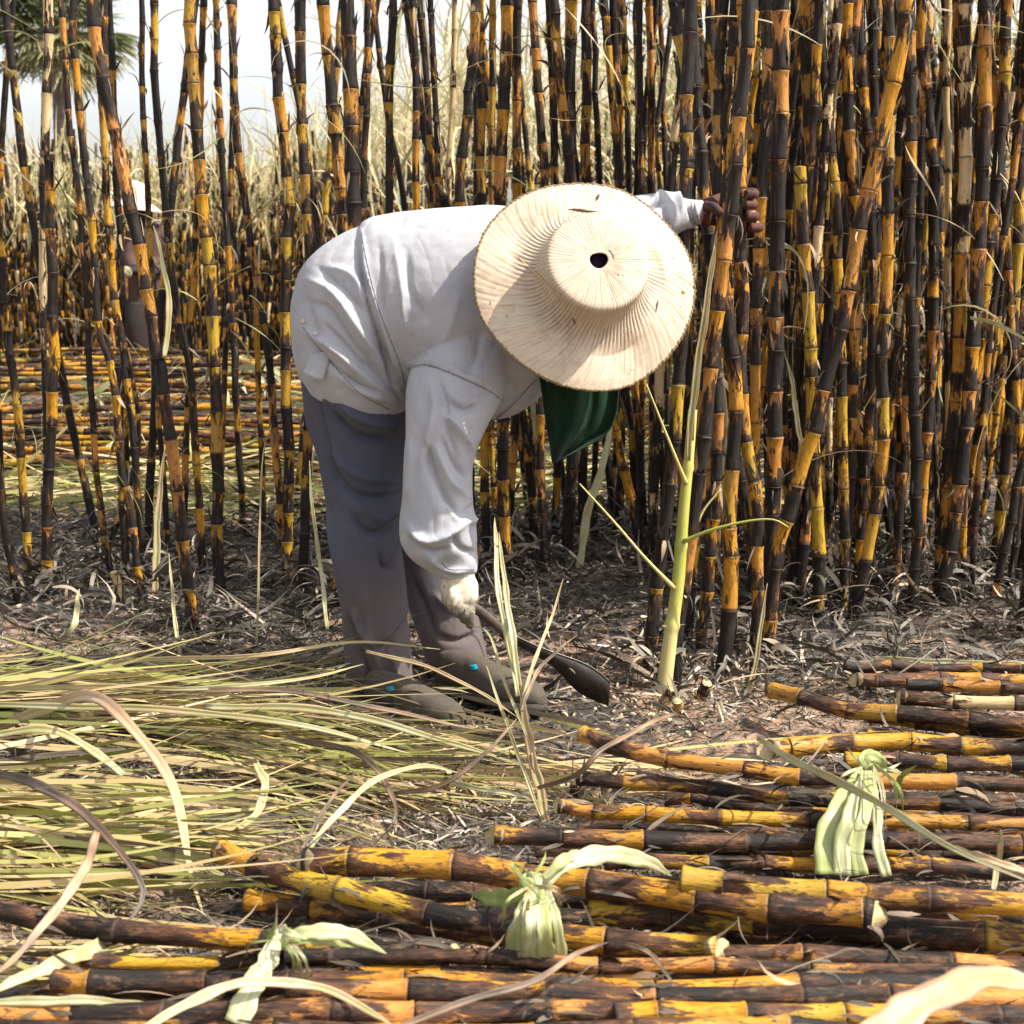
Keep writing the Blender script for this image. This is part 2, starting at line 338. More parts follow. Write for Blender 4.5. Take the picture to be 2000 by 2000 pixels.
# ------------------------------------------------------------------ burnt cane
def cane_mesh(ctrl, rad, L=.13, m=12, seed=0, ext=.45, pale=0.0, paletop=0.0, hue=None, wob=.0022, cut0=False, cut1=False, detail=True, basechar=0.0):
    """ctrl: rows from base (bottom/left) to top. Returns mesh arrays with attributes."""
    g = np.random.default_rng(seed+1000)
    ctrl = np.asarray(ctrl, float); dense = smoothpath(ctrl, 90)
    s = np.r_[0, np.cumsum(np.linalg.norm(np.diff(dense, axis=0), axis=1))]; tot = s[-1]
    nodes = [0.0]; first = g.uniform(.3, 1)*L
    while nodes[-1] < tot: nodes.append(nodes[-1]+(first if len(nodes) == 1 else L*g.uniform(.62, 1.35)))
    nodes = np.array(nodes)
    st = [(.0, 1.0), (.03, 1.05), (.10, 1.0), (.3, .945), (.55, .93), (.8, .955), (.93, 1.01), (.965, 1.10), (.985, 1.10), (.997, .97)] if detail else [(.0, 1.02), (.12, .98), (.5, .94), (.9, .99), (.965, 1.09), (.99, .99)]
    SS, RR, TT, EE, PP, HH = [], [], [], [], [], []
    hb = g.random() if hue is None else hue
    zig = []
    for i in range(len(nodes)-1):
        a, b = nodes[i], nodes[i+1]; e = float(np.clip(g.normal(ext*1.2-.18, .5), -.9, 1.3)); flip = g.random() < .18; e -= basechar*max(0, 1-i*.5)*g.uniform(.3, 1.3); h = float(np.clip(hb+g.normal(0, .22), 0, 1)); rj = g.uniform(.95, 1.05)
        pz = pale
        mid = (a+b)/2/tot
        if paletop and mid > 1-paletop: pz = .95
        for t, rm in st:
            q = a+(b-a)*t
            if q > tot: break
            SS.append(q); RR.append(rm*rj); TT.append((t if flip else 1-t)); EE.append(e); PP.append(pz); HH.append(h)
    # t measured downward from the upper node: TT=1 at the bottom of the internode
    SS = np.array(SS); k = len(SS)
    C = np.stack([np.interp(SS, s, dense[:, j]) for j in range(3)], 1)
    zz = g.normal(0, wob, (len(nodes), 3)); C += np.stack([np.interp(SS, nodes, zz[:, j]) for j in range(3)], 1)
    T, U, W = frames(C); a = np.linspace(0, 2*np.pi, m, endpoint=False)
    R = np.array(RR)*rad*np.interp(SS, [0, tot], [1.04, .93])
    V = C[:, None]+R[:, None, None]*(np.cos(a)[None, :, None]*U[:, None]+np.sin(a)[None, :, None]*W[:, None])
    V = V.reshape(-1, 3); off = g.random(3)*50
    lp = np.stack([np.repeat((np.cos(a)*rad)[None], k, 0), np.repeat((np.sin(a)*rad)[None], k, 0), np.repeat(SS[:, None], m, 1)], -1).reshape(-1, 3)+off
    at = {'lp': lp, 't': np.repeat(1-np.array(TT), m), 'e': np.repeat(EE, m), 'pale': np.repeat(PP, m), 'hue': np.repeat(HH, m), 'cut': np.zeros(len(V))}
    # 't' = distance below the node above: 0 right under a node
    at['t'] = 1-at['t']; at['t'] = np.where(at['t'] < 0, 0, at['t'])
    F = grid_faces(k, m); tr = []
    for flag, ring, c, sg in ((cut0, 0, C[0], -1), (cut1, k-1, C[-1], 1)):
        n = len(V); rv = V[ring*m:(ring+1)*m]
        tilt = T[ring]*rad*sg
        jag = rv+(g.normal(0, .12, (m, 1))*T[ring])*rad+((-(rv-c)[:, 1:2]/rad*.8+(rv-c)[:, 2:3]/rad*.5)*T[ring]*rad*(1 if sg < 0 else -1) if abs(T[ring][2]) < .5 else 0) if flag else rv
        V = np.vstack([V, jag, (c+tilt*.15)[None]]); j = np.arange(m)
        f = np.stack([n+j, n+(j+1) % m, np.full(m, n+m)], 1); tr.append(f if sg > 0 else f[:, ::-1])
        if flag: F = np.vstack([F, np.stack([ring*m+j, ring*m+(j+1) % m, n+(j+1) % m, n+j], 1)])
        for q in at:
            ex = np.vstack([at[q][ring*m:(ring+1)*m], at[q][ring*m:ring*m+1]]) if at[q].ndim == 2 else np.r_[at[q][ring*m:(ring+1)*m], at[q][ring*m]]
            if q == 'cut': ex = np.full(m+1, 1.0 if flag else 0.0)
            at[q] = np.concatenate([at[q], ex])
    return V, F, np.vstack(tr), at, (nodes[(nodes < tot)], s, dense)
def make_cane(name, ctrl, rad, label, cat, group, sheath=0, parent=None, **kw):
    V, F, tr, at, (nodes, s, dense) = cane_mesh(ctrl, rad, **kw)
    o0 = np.asarray(ctrl[0], float)
    me = mesh(name, V-o0, [F, tr], M_CANE2 if name == 'cut_cane' else M_CANE, at); o = link(name, me, None, o0); tag(o, label, cat, group)
    if sheath:
        g = np.random.default_rng(kw.get('seed', 0)+5); idx = np.arange(1, len(nodes)); n = int(len(idx)*sheath*6)+4
        pick = g.choice(idx, n); sc = nodes[pick]; C = np.stack([np.interp(sc, s, dense[:, j]) for j in range(3)], 1)
        C2 = np.stack([np.interp(sc+.01, s, dense[:, j]) for j in range(3)], 1); T = (C2-C); T /= np.linalg.norm(T, axis=1, keepdims=True)+1e-9
        ph = g.uniform(0, 6.28, n); U = np.cross(T, [0, 1., .1]); U /= np.linalg.norm(U, axis=1, keepdims=True)+1e-9; W = np.cross(T, U)
        rd = np.cos(ph)[:, None]*U+np.sin(ph)[:, None]*W
        up = np.where(g.random(n) < .6, 1., -1.)[:, None]
        V, F, a = blades(C+rd*rad*.95-o0, rd*np.where(g.random((n, 1)) < .55, .12, g.uniform(.2, .9, (n, 1)))+T*up, g.uniform(.015, .07, n)*(1+rad*10), g.uniform(.003, .013, n), g.uniform(-.5, 1.3, n), .6, 5, sway=.6, seed=kw.get('seed', 0)+9)
        tag(link('charred_sheath', mesh('charred_sheath', V, [F], M_CHARLEAF, a), o), kind='stuff')
    return o

# hand placed standing canes: (points from top (y=0) to bottom in photo px, radius px, Y depth, options)
HC = [
 # ---- left of the worker
 ([(145,0),(143,90),(160,254),(181,471),(196,652),(217,709),(236,908),(254,998),(279,1180)],8,4.5,dict(zone='L')),
 ([(176,0),(192,109),(217,235),(246,362),(268,471),(290,580),(301,700),(312,709),(330,854),(344,962),(362,1107),(380,1235)],12.5,4.2,dict(zone='L',ext=.45)),
 ([(199,0),(196,181),(203,326),(210,471),(225,616),(246,745),(261,854),(270,962),(279,1125)],8,4.9,dict(zone='L')),
 ([(270,0),(273,181),(283,326),(290,471),(300,600),(310,800),(330,1100)],6,5.2,dict(zone='L',ext=.25)),
 ([(293,0),(297,145),(308,290),(322,417),(333,543),(352,652),(366,709),(377,817),(388,962),(395,1143)],8,4.9,dict(zone='L')),
 ([(366,0),(370,109),(380,254),(388,362),(402,489),(413,652),(417,745),(422,890),(424,1071),(428,1160)],12,4.7,dict(zone='L',ext=.7)),
 ([(417,0),(420,145),(431,326),(442,471),(453,652),(458,760),(470,900),(475,1035)],7,5.7,dict(zone='L',ext=.5)),
 ([(447,0),(453,145),(467,326),(489,471),(522,688),(540,900),(548,1060)],8,5.4,dict(zone='L',ext=.55)),
 ([(533,0),(540,145),(554,290),(562,435),(556,560),(557,700),(563,900),(560,1110)],11,4.9,dict(zone='L')),
 ([(587,0),(588,217),(598,398),(606,500),(606,700),(600,900),(592,1150)],10,4.8,dict(zone='L',ext=.3)),
 ([(630,0),(645,145),(659,290),(670,435),(672,700),(665,1000),(660,1170)],12,4.6,dict(zone='L',ext=.35)),
 ([(98,0),(96,145),(92,254),(89,398),(87,543),(90,652),(94,800),(92,1120)],10,4.85,dict(zone='L',pale=.9,ext=1.0,hue=.9)),
 ([(103,290),(103,471),(107,616),(108,709),(101,854),(94,998),(88,1140)],11,4.6,dict(zone='L',ext=.25,short=1)),
 ([(-12,200),(0,435),(11,580),(25,690),(33,745),(43,890),(52,1040),(57,1120)],9,4.8,dict(zone='L',ext=.3)),
 ([(-20,700),(0,960),(18,1053),(36,1180)],9,4.4,dict(zone='L',ext=.5,short=1)),
 ([(140,200),(165,470),(174,636),(185,854),(199,998),(219,1140)],6.5,4.7,dict(zone='L',ext=.35)),
 ([(230,700),(236,860),(240,1000),(246,1130)],8,4.75,dict(zone='L',ext=.4,short=1)),
 ([(500,560),(508,800),(515,1040)],6,5.6,dict(zone='L',ext=.8,short=1)),
 ([(383,500),(372,640),(368,800),(360,1000)],7,5.5,dict(zone='L',ext=.6)),
 # ---- behind the worker
 ([(678,0),(682,145),(687,254),(689,400),(695,700),(690,1170)],15,4.5,dict(zone='C',ext=.2)),
 ([(718,0),(716,163),(711,326),(705,600),(700,1100)],7,5.1,dict(zone='C')),
 ([(765,0),(760,163),(758,270),(760,400),(765,700),(770,1100)],8.5,5.0,dict(zone='C',ext=.35)),
 ([(745,150),(772,300),(790,420),(800,700),(805,1080)],6,5.3,dict(zone='C',ext=.3)),
 ([(807,0),(810,163),(814,400),(815,700),(820,1080)],7.5,5.2,dict(zone='C',ext=.55)),
 ([(819,0),(832,163),(841,326),(842,420),(850,1060)],7,5.4,dict(zone='C',ext=.4)),
 ([(885,0),(883,181),(876,300),(875,420),(880,1070)],6,5.3,dict(zone='C',pale=.8,ext=1,hue=.8)),
 ([(928,0),(926,65),(914,217),(899,326),(896,420),(900,700),(930,1120)],10,4.8,dict(zone='C',ext=.25,paletop=.36)),
 ([(990,0),(988,90),(982,200),(977,290),(975,400),(980,700),(985,1040)],12,4.9,dict(zone='C',ext=.5,paletop=.30)),
 ([(1000,0),(1004,90),(1011,254),(1019,380),(1010,700),(1003,900),(995,1060)],7,5.4,dict(zone='C')),
 ([(1040,0),(1048,145),(1058,254),(1062,344),(1060,600),(1055,830),(1060,1000),(1065,1115)],9,4.95,dict(zone='C',ext=.55,hue=.1)),
 ([(1073,0),(1080,181),(1084,344),(1090,700),(1087,900),(1083,1060)],8,5.4,dict(zone='C')),
 ([(1115,0),(1113,181),(1111,344),(1112,700),(1118,920),(1105,1080)],12,5.1,dict(zone='C',ext=.15)),
 ([(1145,0),(1143,181),(1142,344),(1145,700),(1140,900),(1136,1070)],10,5.2,dict(zone='C',ext=.4)),
 ([(1160,100),(1166,250),(1170,400),(1165,700),(1160,1040)],6,5.6,dict(zone='C',ext=.2)),
 ([(1196,0),(1203,181),(1210,380),(1215,700),(1235,860),(1247,1050)],8.5,5.5,dict(zone='C',ext=.4)),
 ([(1215,0),(1222,181),(1228,380),(1240,700),(1250,1030)],6.5,5.7,dict(zone='C')),
 ([(1241,0),(1245,181),(1254,380),(1255,700),(1247,1010)],7,5.8,dict(zone='C',ext=.7)),
 ([(1267,0),(1274,181),(1290,380),(1300,700),(1305,1000)],5.5,6.0,dict(zone='C')),
 ([(1290,0),(1294,181),(1301,362),(1305,700),(1300,1000)],5.5,6.0,dict(zone='C',ext=.3)),
 ([(1010,500),(1010,700),(1003,860),(992,1020),(985,1060)],9,5.3,dict(zone='C',ext=.4)),
 ([(940,500),(945,900),(950,1080)],9,5.1,dict(zone='C',ext=.35)),
 ([(960,500),(958,800),(968,1030)],7,5.5,dict(zone='C',ext=.5)),
 # ---- right: the dense clump
 ([(1322,0),(1340,109),(1358,254),(1380,362),(1392,480),(1385,620),(1372,809),(1365,954),(1347,1135),(1338,1270)],13,4.02,dict(zone='R')),
 ([(1474,0),(1470,72),(1445,217),(1430,326),(1420,417),(1412,507),(1425,640),(1436,736),(1438,809),(1432,917),(1428,1026),(1425,1171),(1412,1320)],15,3.79,dict(zone='R',ext=.6)),
 ([(1452,150),(1449,326),(1449,420),(1450,507),(1456,580),(1449,700),(1460,870),(1480,1000),(1480,1110),(1475,1290)],12,3.80,dict(zone='R',ext=.5)),
 ([(1335,560),(1330,700),(1310,950),(1283,1150),(1265,1320)],13,3.80,dict(zone='R',ext=.3)),
 ([(1368,300),(1384,450),(1395,640),(1400,900),(1385,1100),(1365,1290)],12,3.93,dict(zone='R',ext=.35,dark=1)),
 ([(1440,300),(1424,450),(1392,700),(1356,1000),(1330,1180),(1316,1345)],14,3.70,dict(zone='R',ext=.45)),
 ([(1525,0),(1525,145),(1521,326),(1517,507),(1514,700),(1512,772),(1512,917),(1505,1100),(1495,1250)],16,4.05,dict(zone='R',ext=.3)),
 ([(1767,0),(1753,109),(1727,217),(1709,308),(1688,398),(1666,507),(1644,616),(1622,700),(1590,827),(1561,917),(1539,1008),(1517,1080),(1500,1270)],15,3.95,dict(zone='R',ext=.55)),
 ([(1568,0),(1572,145),(1583,326),(1593,507),(1597,700),(1600,900),(1597,1180)],12,4.5,dict(zone='R',ext=.7)),
 ([(1597,0),(1604,145),(1622,326),(1633,471),(1640,700),(1648,1000),(1650,1200)],10,4.4,dict(zone='R')),
 ([(1648,0),(1651,181),(1662,362),(1668,600),(1660,900),(1648,1190)],11,4.45,dict(zone='R')),
 ([(1670,0),(1680,181),(1695,326),(1700,600),(1690,900),(1670,1180)],9.5,4.5,dict(zone='R',ext=.3)),
 ([(1698,0),(1706,217),(1710,500),(1705,800),(1700,1150)],9.5,4.7,dict(zone='R')),
 ([(1731,0),(1735,145),(1731,362),(1731,543),(1720,700),(1722,900),(1690,1100),(1662,1220)],12,4.3,dict(zone='R',ext=.7)),
 ([(1775,0),(1778,290),(1775,507),(1782,700),(1788,900),(1790,1060),(1778,1200)],12,4.4,dict(zone='R',ext=.3)),
 ([(1803,0),(1807,145),(1822,290),(1825,435),(1820,700),(1805,900),(1795,1130)],11,4.7,dict(zone='R',ext=.6)),
 ([(1890,0),(1887,145),(1889,290),(1880,507),(1876,700),(1862,850),(1850,1010),(1828,1170)],13,4.5,dict(zone='R',paletop=.62,ext=.9)),
 ([(1930,0),(1930,217),(1923,398),(1912,543),(1900,700),(1880,900),(1860,1050),(1838,1170)],14,4.45,dict(zone='R',ext=.4)),
 ([(1974,0),(1967,181),(1952,362),(1930,543),(1916,688),(1890,850),(1868,1060)],12,4.8,dict(zone='R',ext=.5)),
 ([(2010,150),(1996,400),(1985,600),(1975,800),(1945,1090)],11,4.9,dict(zone='R',ext=.3)),
 ([(1858,0),(1854,181),(1857,310),(1855,500),(1850,1100)],7,5.0,dict(zone='R',pale=.7,ext=1,hue=.95)),
 ([(1612,0),(1615,300),(1618,700),(1625,1100)],8,4.9,dict(zone='R',pale=.85,ext=1,hue=.7)),
 ([(1390,0),(1400,200),(1405,350),(1380,560),(1385,1000)],9,4.6,dict(zone='R')),
 ([(1435,0),(1425,140),(1405,290),(1400,420),(1400,900),(1400,1180)],8,4.5,dict(zone='R',ext=.3)),
 ([(1495,0),(1500,200),(1488,360),(1480,600),(1475,900),(1470,1200)],11,4.35,dict(zone='R',ext=.35)),
 ([(1560,300),(1570,520),(1580,620),(1585,760)],13,4.3,dict(zone='R',ext=.8,ex=1)),
 ([(1350,0),(1352,200),(1350,380),(1345,700),(1350,1080)],7,5.2,dict(zone='R')),
]
LEANW = {-1: 'leaning left', 0: 'upright', 1: 'leaning right'}
zname = {'L': 'in the open row left of the worker', 'C': 'rising behind the worker', 'R': 'in the dense clump right of the worker'}
ORD = ['first','second','third','fourth','fifth','sixth','seventh','eighth','ninth','tenth','eleventh','twelfth','thirteenth','fourteenth','fifteenth','sixteenth','seventeenth','eighteenth','nineteenth','twentieth','twenty-first','twenty-second','twenty-third','twenty-fourth','twenty-fifth','twenty-sixth','twenty-seventh','twenty-eighth','twenty-ninth','thirtieth']
rank = {}
for z in 'LCR':
    for j, (ix, _) in enumerate(sorted([(i, h[0]) for i, h in enumerate(HC) if h[3]['zone'] == z], key=lambda q: np.interp(420, [p[1] for p in q[1]], [p[0] for p in q[1]]))): rank[ix] = j
for i, (pts, rp, Y, op) in enumerate(HC):
    pts = [p for p in pts]; Q = [P(x, y, Y) for x, y in pts][::-1]     # base first
    # run the foot down (or clip it) to the ground at this depth
    a, b = Q[0], Q[1]
    d = (a-b)/max(1e-6, b[2]-a[2]); zt = float(gz(a[0], a[1]))-.03
    while len(Q) > 2 and Q[1][2] <= zt+.02: Q.pop(0)
    Q[0] = Q[0]+d*max(-.0, Q[0][2]-zt) if Q[0][2] > zt else np.array([Q[0][0], Y, zt])
    if not op.get('short') and not op.get('ex'):
        c, e = Q[-1], Q[-2]; u = (c-e)/np.linalg.norm(c-e); u[0] *= .6; Q.append(c+u*(2.65+.2*math.sin(i)-c[2]))
    dz = math.sin(i*12.9)*.05; Q = [q+np.array([0, dz*(q[2]/2), 0]) for q in Q]
    lean = pts[0][0]-pts[-1][0]; lw = LEANW[0 if abs(lean) < 45 else (1 if lean > 0 else -1)]
    look = 'pale yellow' if op.get('pale') else 'pale-topped' if op.get('paletop') else ('mostly blackened' if op.get('ext', .45) < .33 else 'black and yellow' if op.get('ext', .45) < .6 else 'mostly yellow')
    size = 'thick' if rp >= 11 else 'slender' if rp < 7.5 else 'medium'
    if op.get('short'): size = 'short'
    z = op['zone']; lab = f"{look} {size} cane {lw}, {ORD[rank[i]]} from the left among the tall canes {zname[z]}"
    if len(lab.split()) > 16: lab = f"{look} {size} cane, {ORD[rank[i]]} from left {zname[z]}"
    kw = {k2: op[k2] for k2 in ('ext', 'pale', 'paletop', 'hue') if k2 in op}
    r = rp*Y/FPX
    make_cane('sugar_cane', Q, r, lab, 'sugar cane', 'standing burnt sugar canes', basechar=1.0, sheath=.55 if rp > 6.5 else .3, seed=i*7+3, m=14 if rp > 9 else 10,
              L=random.uniform(.105, .14) if not op.get('pale') else .2, **kw)

# random standing canes filling the stand
fill = []
def addfill(n, x0, x1, d0, d1, zone, seed):
    g = np.random.default_rng(seed)
    for _ in range(n):
        D = g.uniform(d0, d1); fill.append((g.uniform(x0, x1), D, zone, g))
addfill(72, 1440, 2120, 4.35, 5.6, 'R', 21); addfill(44, 1330, 2150, 5.6, 7.4, 'R', 22); addfill(13, 560, 1300, 5.1, 6.3, 'C', 23); addfill(16, 1200, 1420, 4.9, 5.9, 'C', 28)
addfill(6, -60, 520, 5.0, 5.9, 'L', 24); addfill(8, 2020, 2400, 4.0, 4.6, 'R', 25); addfill(4, -300, -40, 4.3, 5, 'L', 26)
flab = {'R': ('charred cane with yellow patches packed in the stand right of the worker', 'canes packed right of the worker'),
        'C': ('charred cane with yellow patches standing behind the worker and hat', 'canes behind the worker'),
        'L': ('lone charred cane of the thin row left of the worker', 'canes left of the worker')}
for j, (px, D, z, g) in enumerate(fill):
    b = atz(px, 485+3150/D, 0); b = np.array([(px-1000)/FPX*D, D, float(gz((px-1000)/FPX*D, D))-.03])
    lx, ly = g.normal(0, .07), g.normal(0, .06); H = g.uniform(2.1, 2.9); bow = g.normal(0, .05)
    if g.random() < .10: H = g.uniform(.5, 1.3); lx *= 2.5
    Q = [b+np.array([lx*H*u+bow*math.sin(u*3.1), ly*H*u, H*u]) for u in (0, .2, .45, .7, 1)]
    pl = .85 if g.random() < .06 else 0
    rr_, ex_ = g.uniform(.010, .0165), g.normal(.40, .2)
    place = ('at the right edge' if px > 1900 else 'beyond the thick diagonal cane' if px > 1680 else 'around the thick diagonal cane' if px > 1520 else 'behind the held canes' if px > 1380 else 'behind the green stalk' if px > 1200 else 'behind the straw hat' if px > 950 else "behind the worker's back" if px > 560 else 'in the open left row')
    lab = f"{['','straight ','gently curved ','crooked '][int(abs(bow)*40) % 4]}{'pale' if pl else 'blackened' if ex_ < .35 else 'yellow patched'} {'thick' if rr_ > .0133 else 'thin'} {'broken short ' if H < 1.4 else ''}cane leaning {'left' if lx < 0 else 'right'}, {place}, {'front' if D < 5.2 else 'rear'} row"
    make_cane('sugar_cane', Q, rr_, lab, 'sugar cane', flab[z][1], sheath=.3 if D < 5.6 else 0, seed=3000+j, m=9, detail=D < 5.2,
              ext=ex_, pale=pl, basechar=1.0, L=g.uniform(.10, .15))

# the rest of the field: one mass
def field():
    g = np.random.default_rng(5)
    def stalks(n, xf0, xf1, y0, y1, h0, h1):
        y = g.uniform(y0, y1, n); x = y*g.uniform(xf0, xf1, n); return x, y, g.uniform(h0, h1, n)
    xs = [stalks(1500, -.42, .45, 13.2, 15.5, 1.1, 2.1), stalks(900, -.42, .45, 15.5, 22, 1.2, 2.2), stalks(330, .10, .48, 7.4, 12.5, 1.6, 2.6), stalks(160, .06, .45, 13, 17, 2.0, 3.1)]
    x, y, H = [np.concatenate(a) for a in zip(*xs)]; N = len(x); I = 14; m = 6
    # per internode stations
    T = np.array([1.0, .5, .03]); K = I*3
    u = ((np.arange(I)[:, None]+(1-T)[None])/I).ravel(); tv = np.tile(T, I)
    u = u**.95
    lx, ly, bw = g.normal(0, .06, N), g.normal(0, .06, N), g.normal(0, .04, N); az = g.uniform(0, 6.28, N)
    zig = np.repeat(g.normal(0, .004, (N, I)), 3, 1)
    Cx = x[:, None]+lx[:, None]*H[:, None]*u+bw[:, None]*np.sin(u*3.1)+zig; Cy = y[:, None]+ly[:, None]*H[:, None]*u; Cz = H[:, None]*u-.03
    R = g.uniform(.009, .017, N)[:, None]*np.tile([1.0, .93, 1.06], I)[None]
    a = np.linspace(0, 2*np.pi, m, endpoint=False)+.3
    V = np.stack([Cx[..., None]+R[..., None]*np.cos(a), Cy[..., None]+R[..., None]*np.sin(a), np.repeat(Cz[..., None], m, 2)], -1)
    F = (np.arange(N)*K*m)[:, None, None]+grid_faces(K, m)[None]
    e = np.repeat(np.clip(g.normal(.35, .5, (N, I)), -.8, 1.3), 3*m, 1).ravel()
    hue = np.repeat(np.clip(g.normal(.5, .3, N), 0, 1), K*m); pale = np.repeat((g.random(N) < .22)*.8, K*m)
    hh = np.repeat(u[None], N, 0).repeat(m, 1).ravel(); pale = np.clip(pale+np.clip((hh-.72)*2.4, 0, .8), 0, 1)
    lp = V.reshape(-1, 3)+np.repeat(g.random((N, 3))*40, K*m, 0)
    me = mesh('cane_field', V.reshape(-1, 3), [F.reshape(-1, 4)], M_CANE, {'lp': lp, 't': np.tile(np.repeat(tv, m), N)*0+np.tile(np.repeat(tv, m), N), 'e': e, 'hue': hue, 'pale': pale, 'cut': np.zeros(N*K*m)})
    tag(link('cane_field', me), 'far mass of thin black and yellow canes beyond the cleared strip', 'cane field', kind='stuff')
    # dry leaves of the field
    n = 12500; y = g.uniform(13, 22, n); x = y*g.uniform(-.42, .46, n); s = np.clip((x/y+.17)/.12, 0, 1)
    top = 1.8+1.05*s+g.normal(0, .14, n); z = top*g.uniform(.42, 1.0, n)**.38
    B = np.stack([x, y, z-.3], 1); az = g.uniform(0, 6.28, n); el = g.uniform(.75, 1.5, n)
    D = np.stack([np.cos(az)*np.cos(el), np.sin(az)*np.cos(el), np.sin(el)], 1)
    p1 = blades(B, D, g.uniform(.35, .95, n), g.uniform(.008, .024, n), g.uniform(0, 1.6, n), .5, 6, sway=.4, r=np.clip(g.normal(.62, .24, n), 0, 1), seed=8)
    n = 2600; y = g.uniform(7, 12.8, n); x = y*np.where(g.random(n) < .8, g.uniform(.08, .46, n), g.uniform(-.1, .1, n)); z = g.uniform(.3, 2.5, n)
    az = g.uniform(0, 6.28, n); el = g.uniform(.4, 1.5, n); D = np.stack([np.cos(az)*np.cos(el), np.sin(az)*np.cos(el), np.sin(el)], 1)
    keep = x/y > -.1
    p2 = blades(np.stack([x, y, z], 1), D, g.uniform(.3, .9, n), g.uniform(.008, .022, n), g.uniform(0, 2.0, n), .5, 6, sway=.4, r=np.clip(g.normal(.6, .25, n), 0, 1), seed=9)
    V = np.vstack([p1[0], p2[0]]); F = np.vstack([p1[1], p2[1]+len(p1[0])])
    tag(link('field_leaves', mesh('field_leaves', V, [F], M_STRAW, {q: np.concatenate([p1[2][q], p2[2][q]]) for q in ('rnd', 'lp')})), 'pale dry straw coloured cane leaves over the far field', 'cane leaves', kind='stuff')
    # wisps hanging among the near canes
    n = 420; D_ = g.uniform(4.2, 6.4, n); px = np.where(g.random(n) < .55, g.uniform(1380, 2050, n), g.uniform(-20, 1380, n)); x = (px-1000)/FPX*D_
    z = g.uniform(.25, 2.0, n); az = g.uniform(0, 6.28, n); el = g.uniform(-.9, 1.4, n)
    k = ~((px > 560) & (px < 1300) & (z < .9) & (D_ < 4.6))
    D = np.stack([np.cos(az)*np.cos(el), np.sin(az)*np.cos(el)*.5, np.sin(el)], 1)
    V, F, a = blades(np.stack([x, D_, z], 1)[k], D[k], g.uniform(.10, .5, n)[k], g.uniform(.0022, .007, n)[k], g.uniform(.3, 2.6, n)[k], .7, 12, sway=1.2, r=np.clip(g.normal(.55, .35, n), 0, 1)[k], seed=10)
    tag(link('dry_leaf_wisps', mesh('dry_leaf_wisps', V, [F], M_STRAW, a)), 'thin dry leaf wisps curling among the standing canes', 'leaf wisps', kind='stuff')
field()

# charred leaf tufts round the cane feet
def tufts():
    g = np.random.default_rng(77); B, D = [], []
    feet = [(h[0][-1][0], h[2]) for h in HC]+[(f[0], f[1]) for f in fill if f[1] < 6]
    for px, Y in feet:
        x = (px-1000)/FPX*Y; n = g.integers(14, 34)
        az = g.uniform(0, 6.28, n); rr = g.uniform(0, .10, n)
        B.append(np.stack([x+rr*np.cos(az), Y+rr*np.sin(az), gz(x, Y)+g.uniform(0, .09, n)], 1)); az += g.normal(0, .7, n); el = g.uniform(-.2, 1.1, n)
        D.append(np.stack([np.cos(az)*np.cos(el), np.sin(az)*np.cos(el), np.sin(el)], 1))
    B = np.vstack(B); D = np.vstack(D); n = len(B)
    V, F, a = blades(B, D, g.uniform(.05, .2, n), g.uniform(.005, .016, n), g.uniform(.4, 2.8, n), .8, 8, sway=.9, r=np.clip(g.beta(1.2, 1.9, n), 0, 1), seed=78)
    tag(link('burnt_leaf_tufts', mesh('burnt_leaf_tufts', V, [F], M_LITTER, a)), 'curled burnt leaves heaped round the feet of the canes', 'burnt leaves', kind='stuff')
tufts()
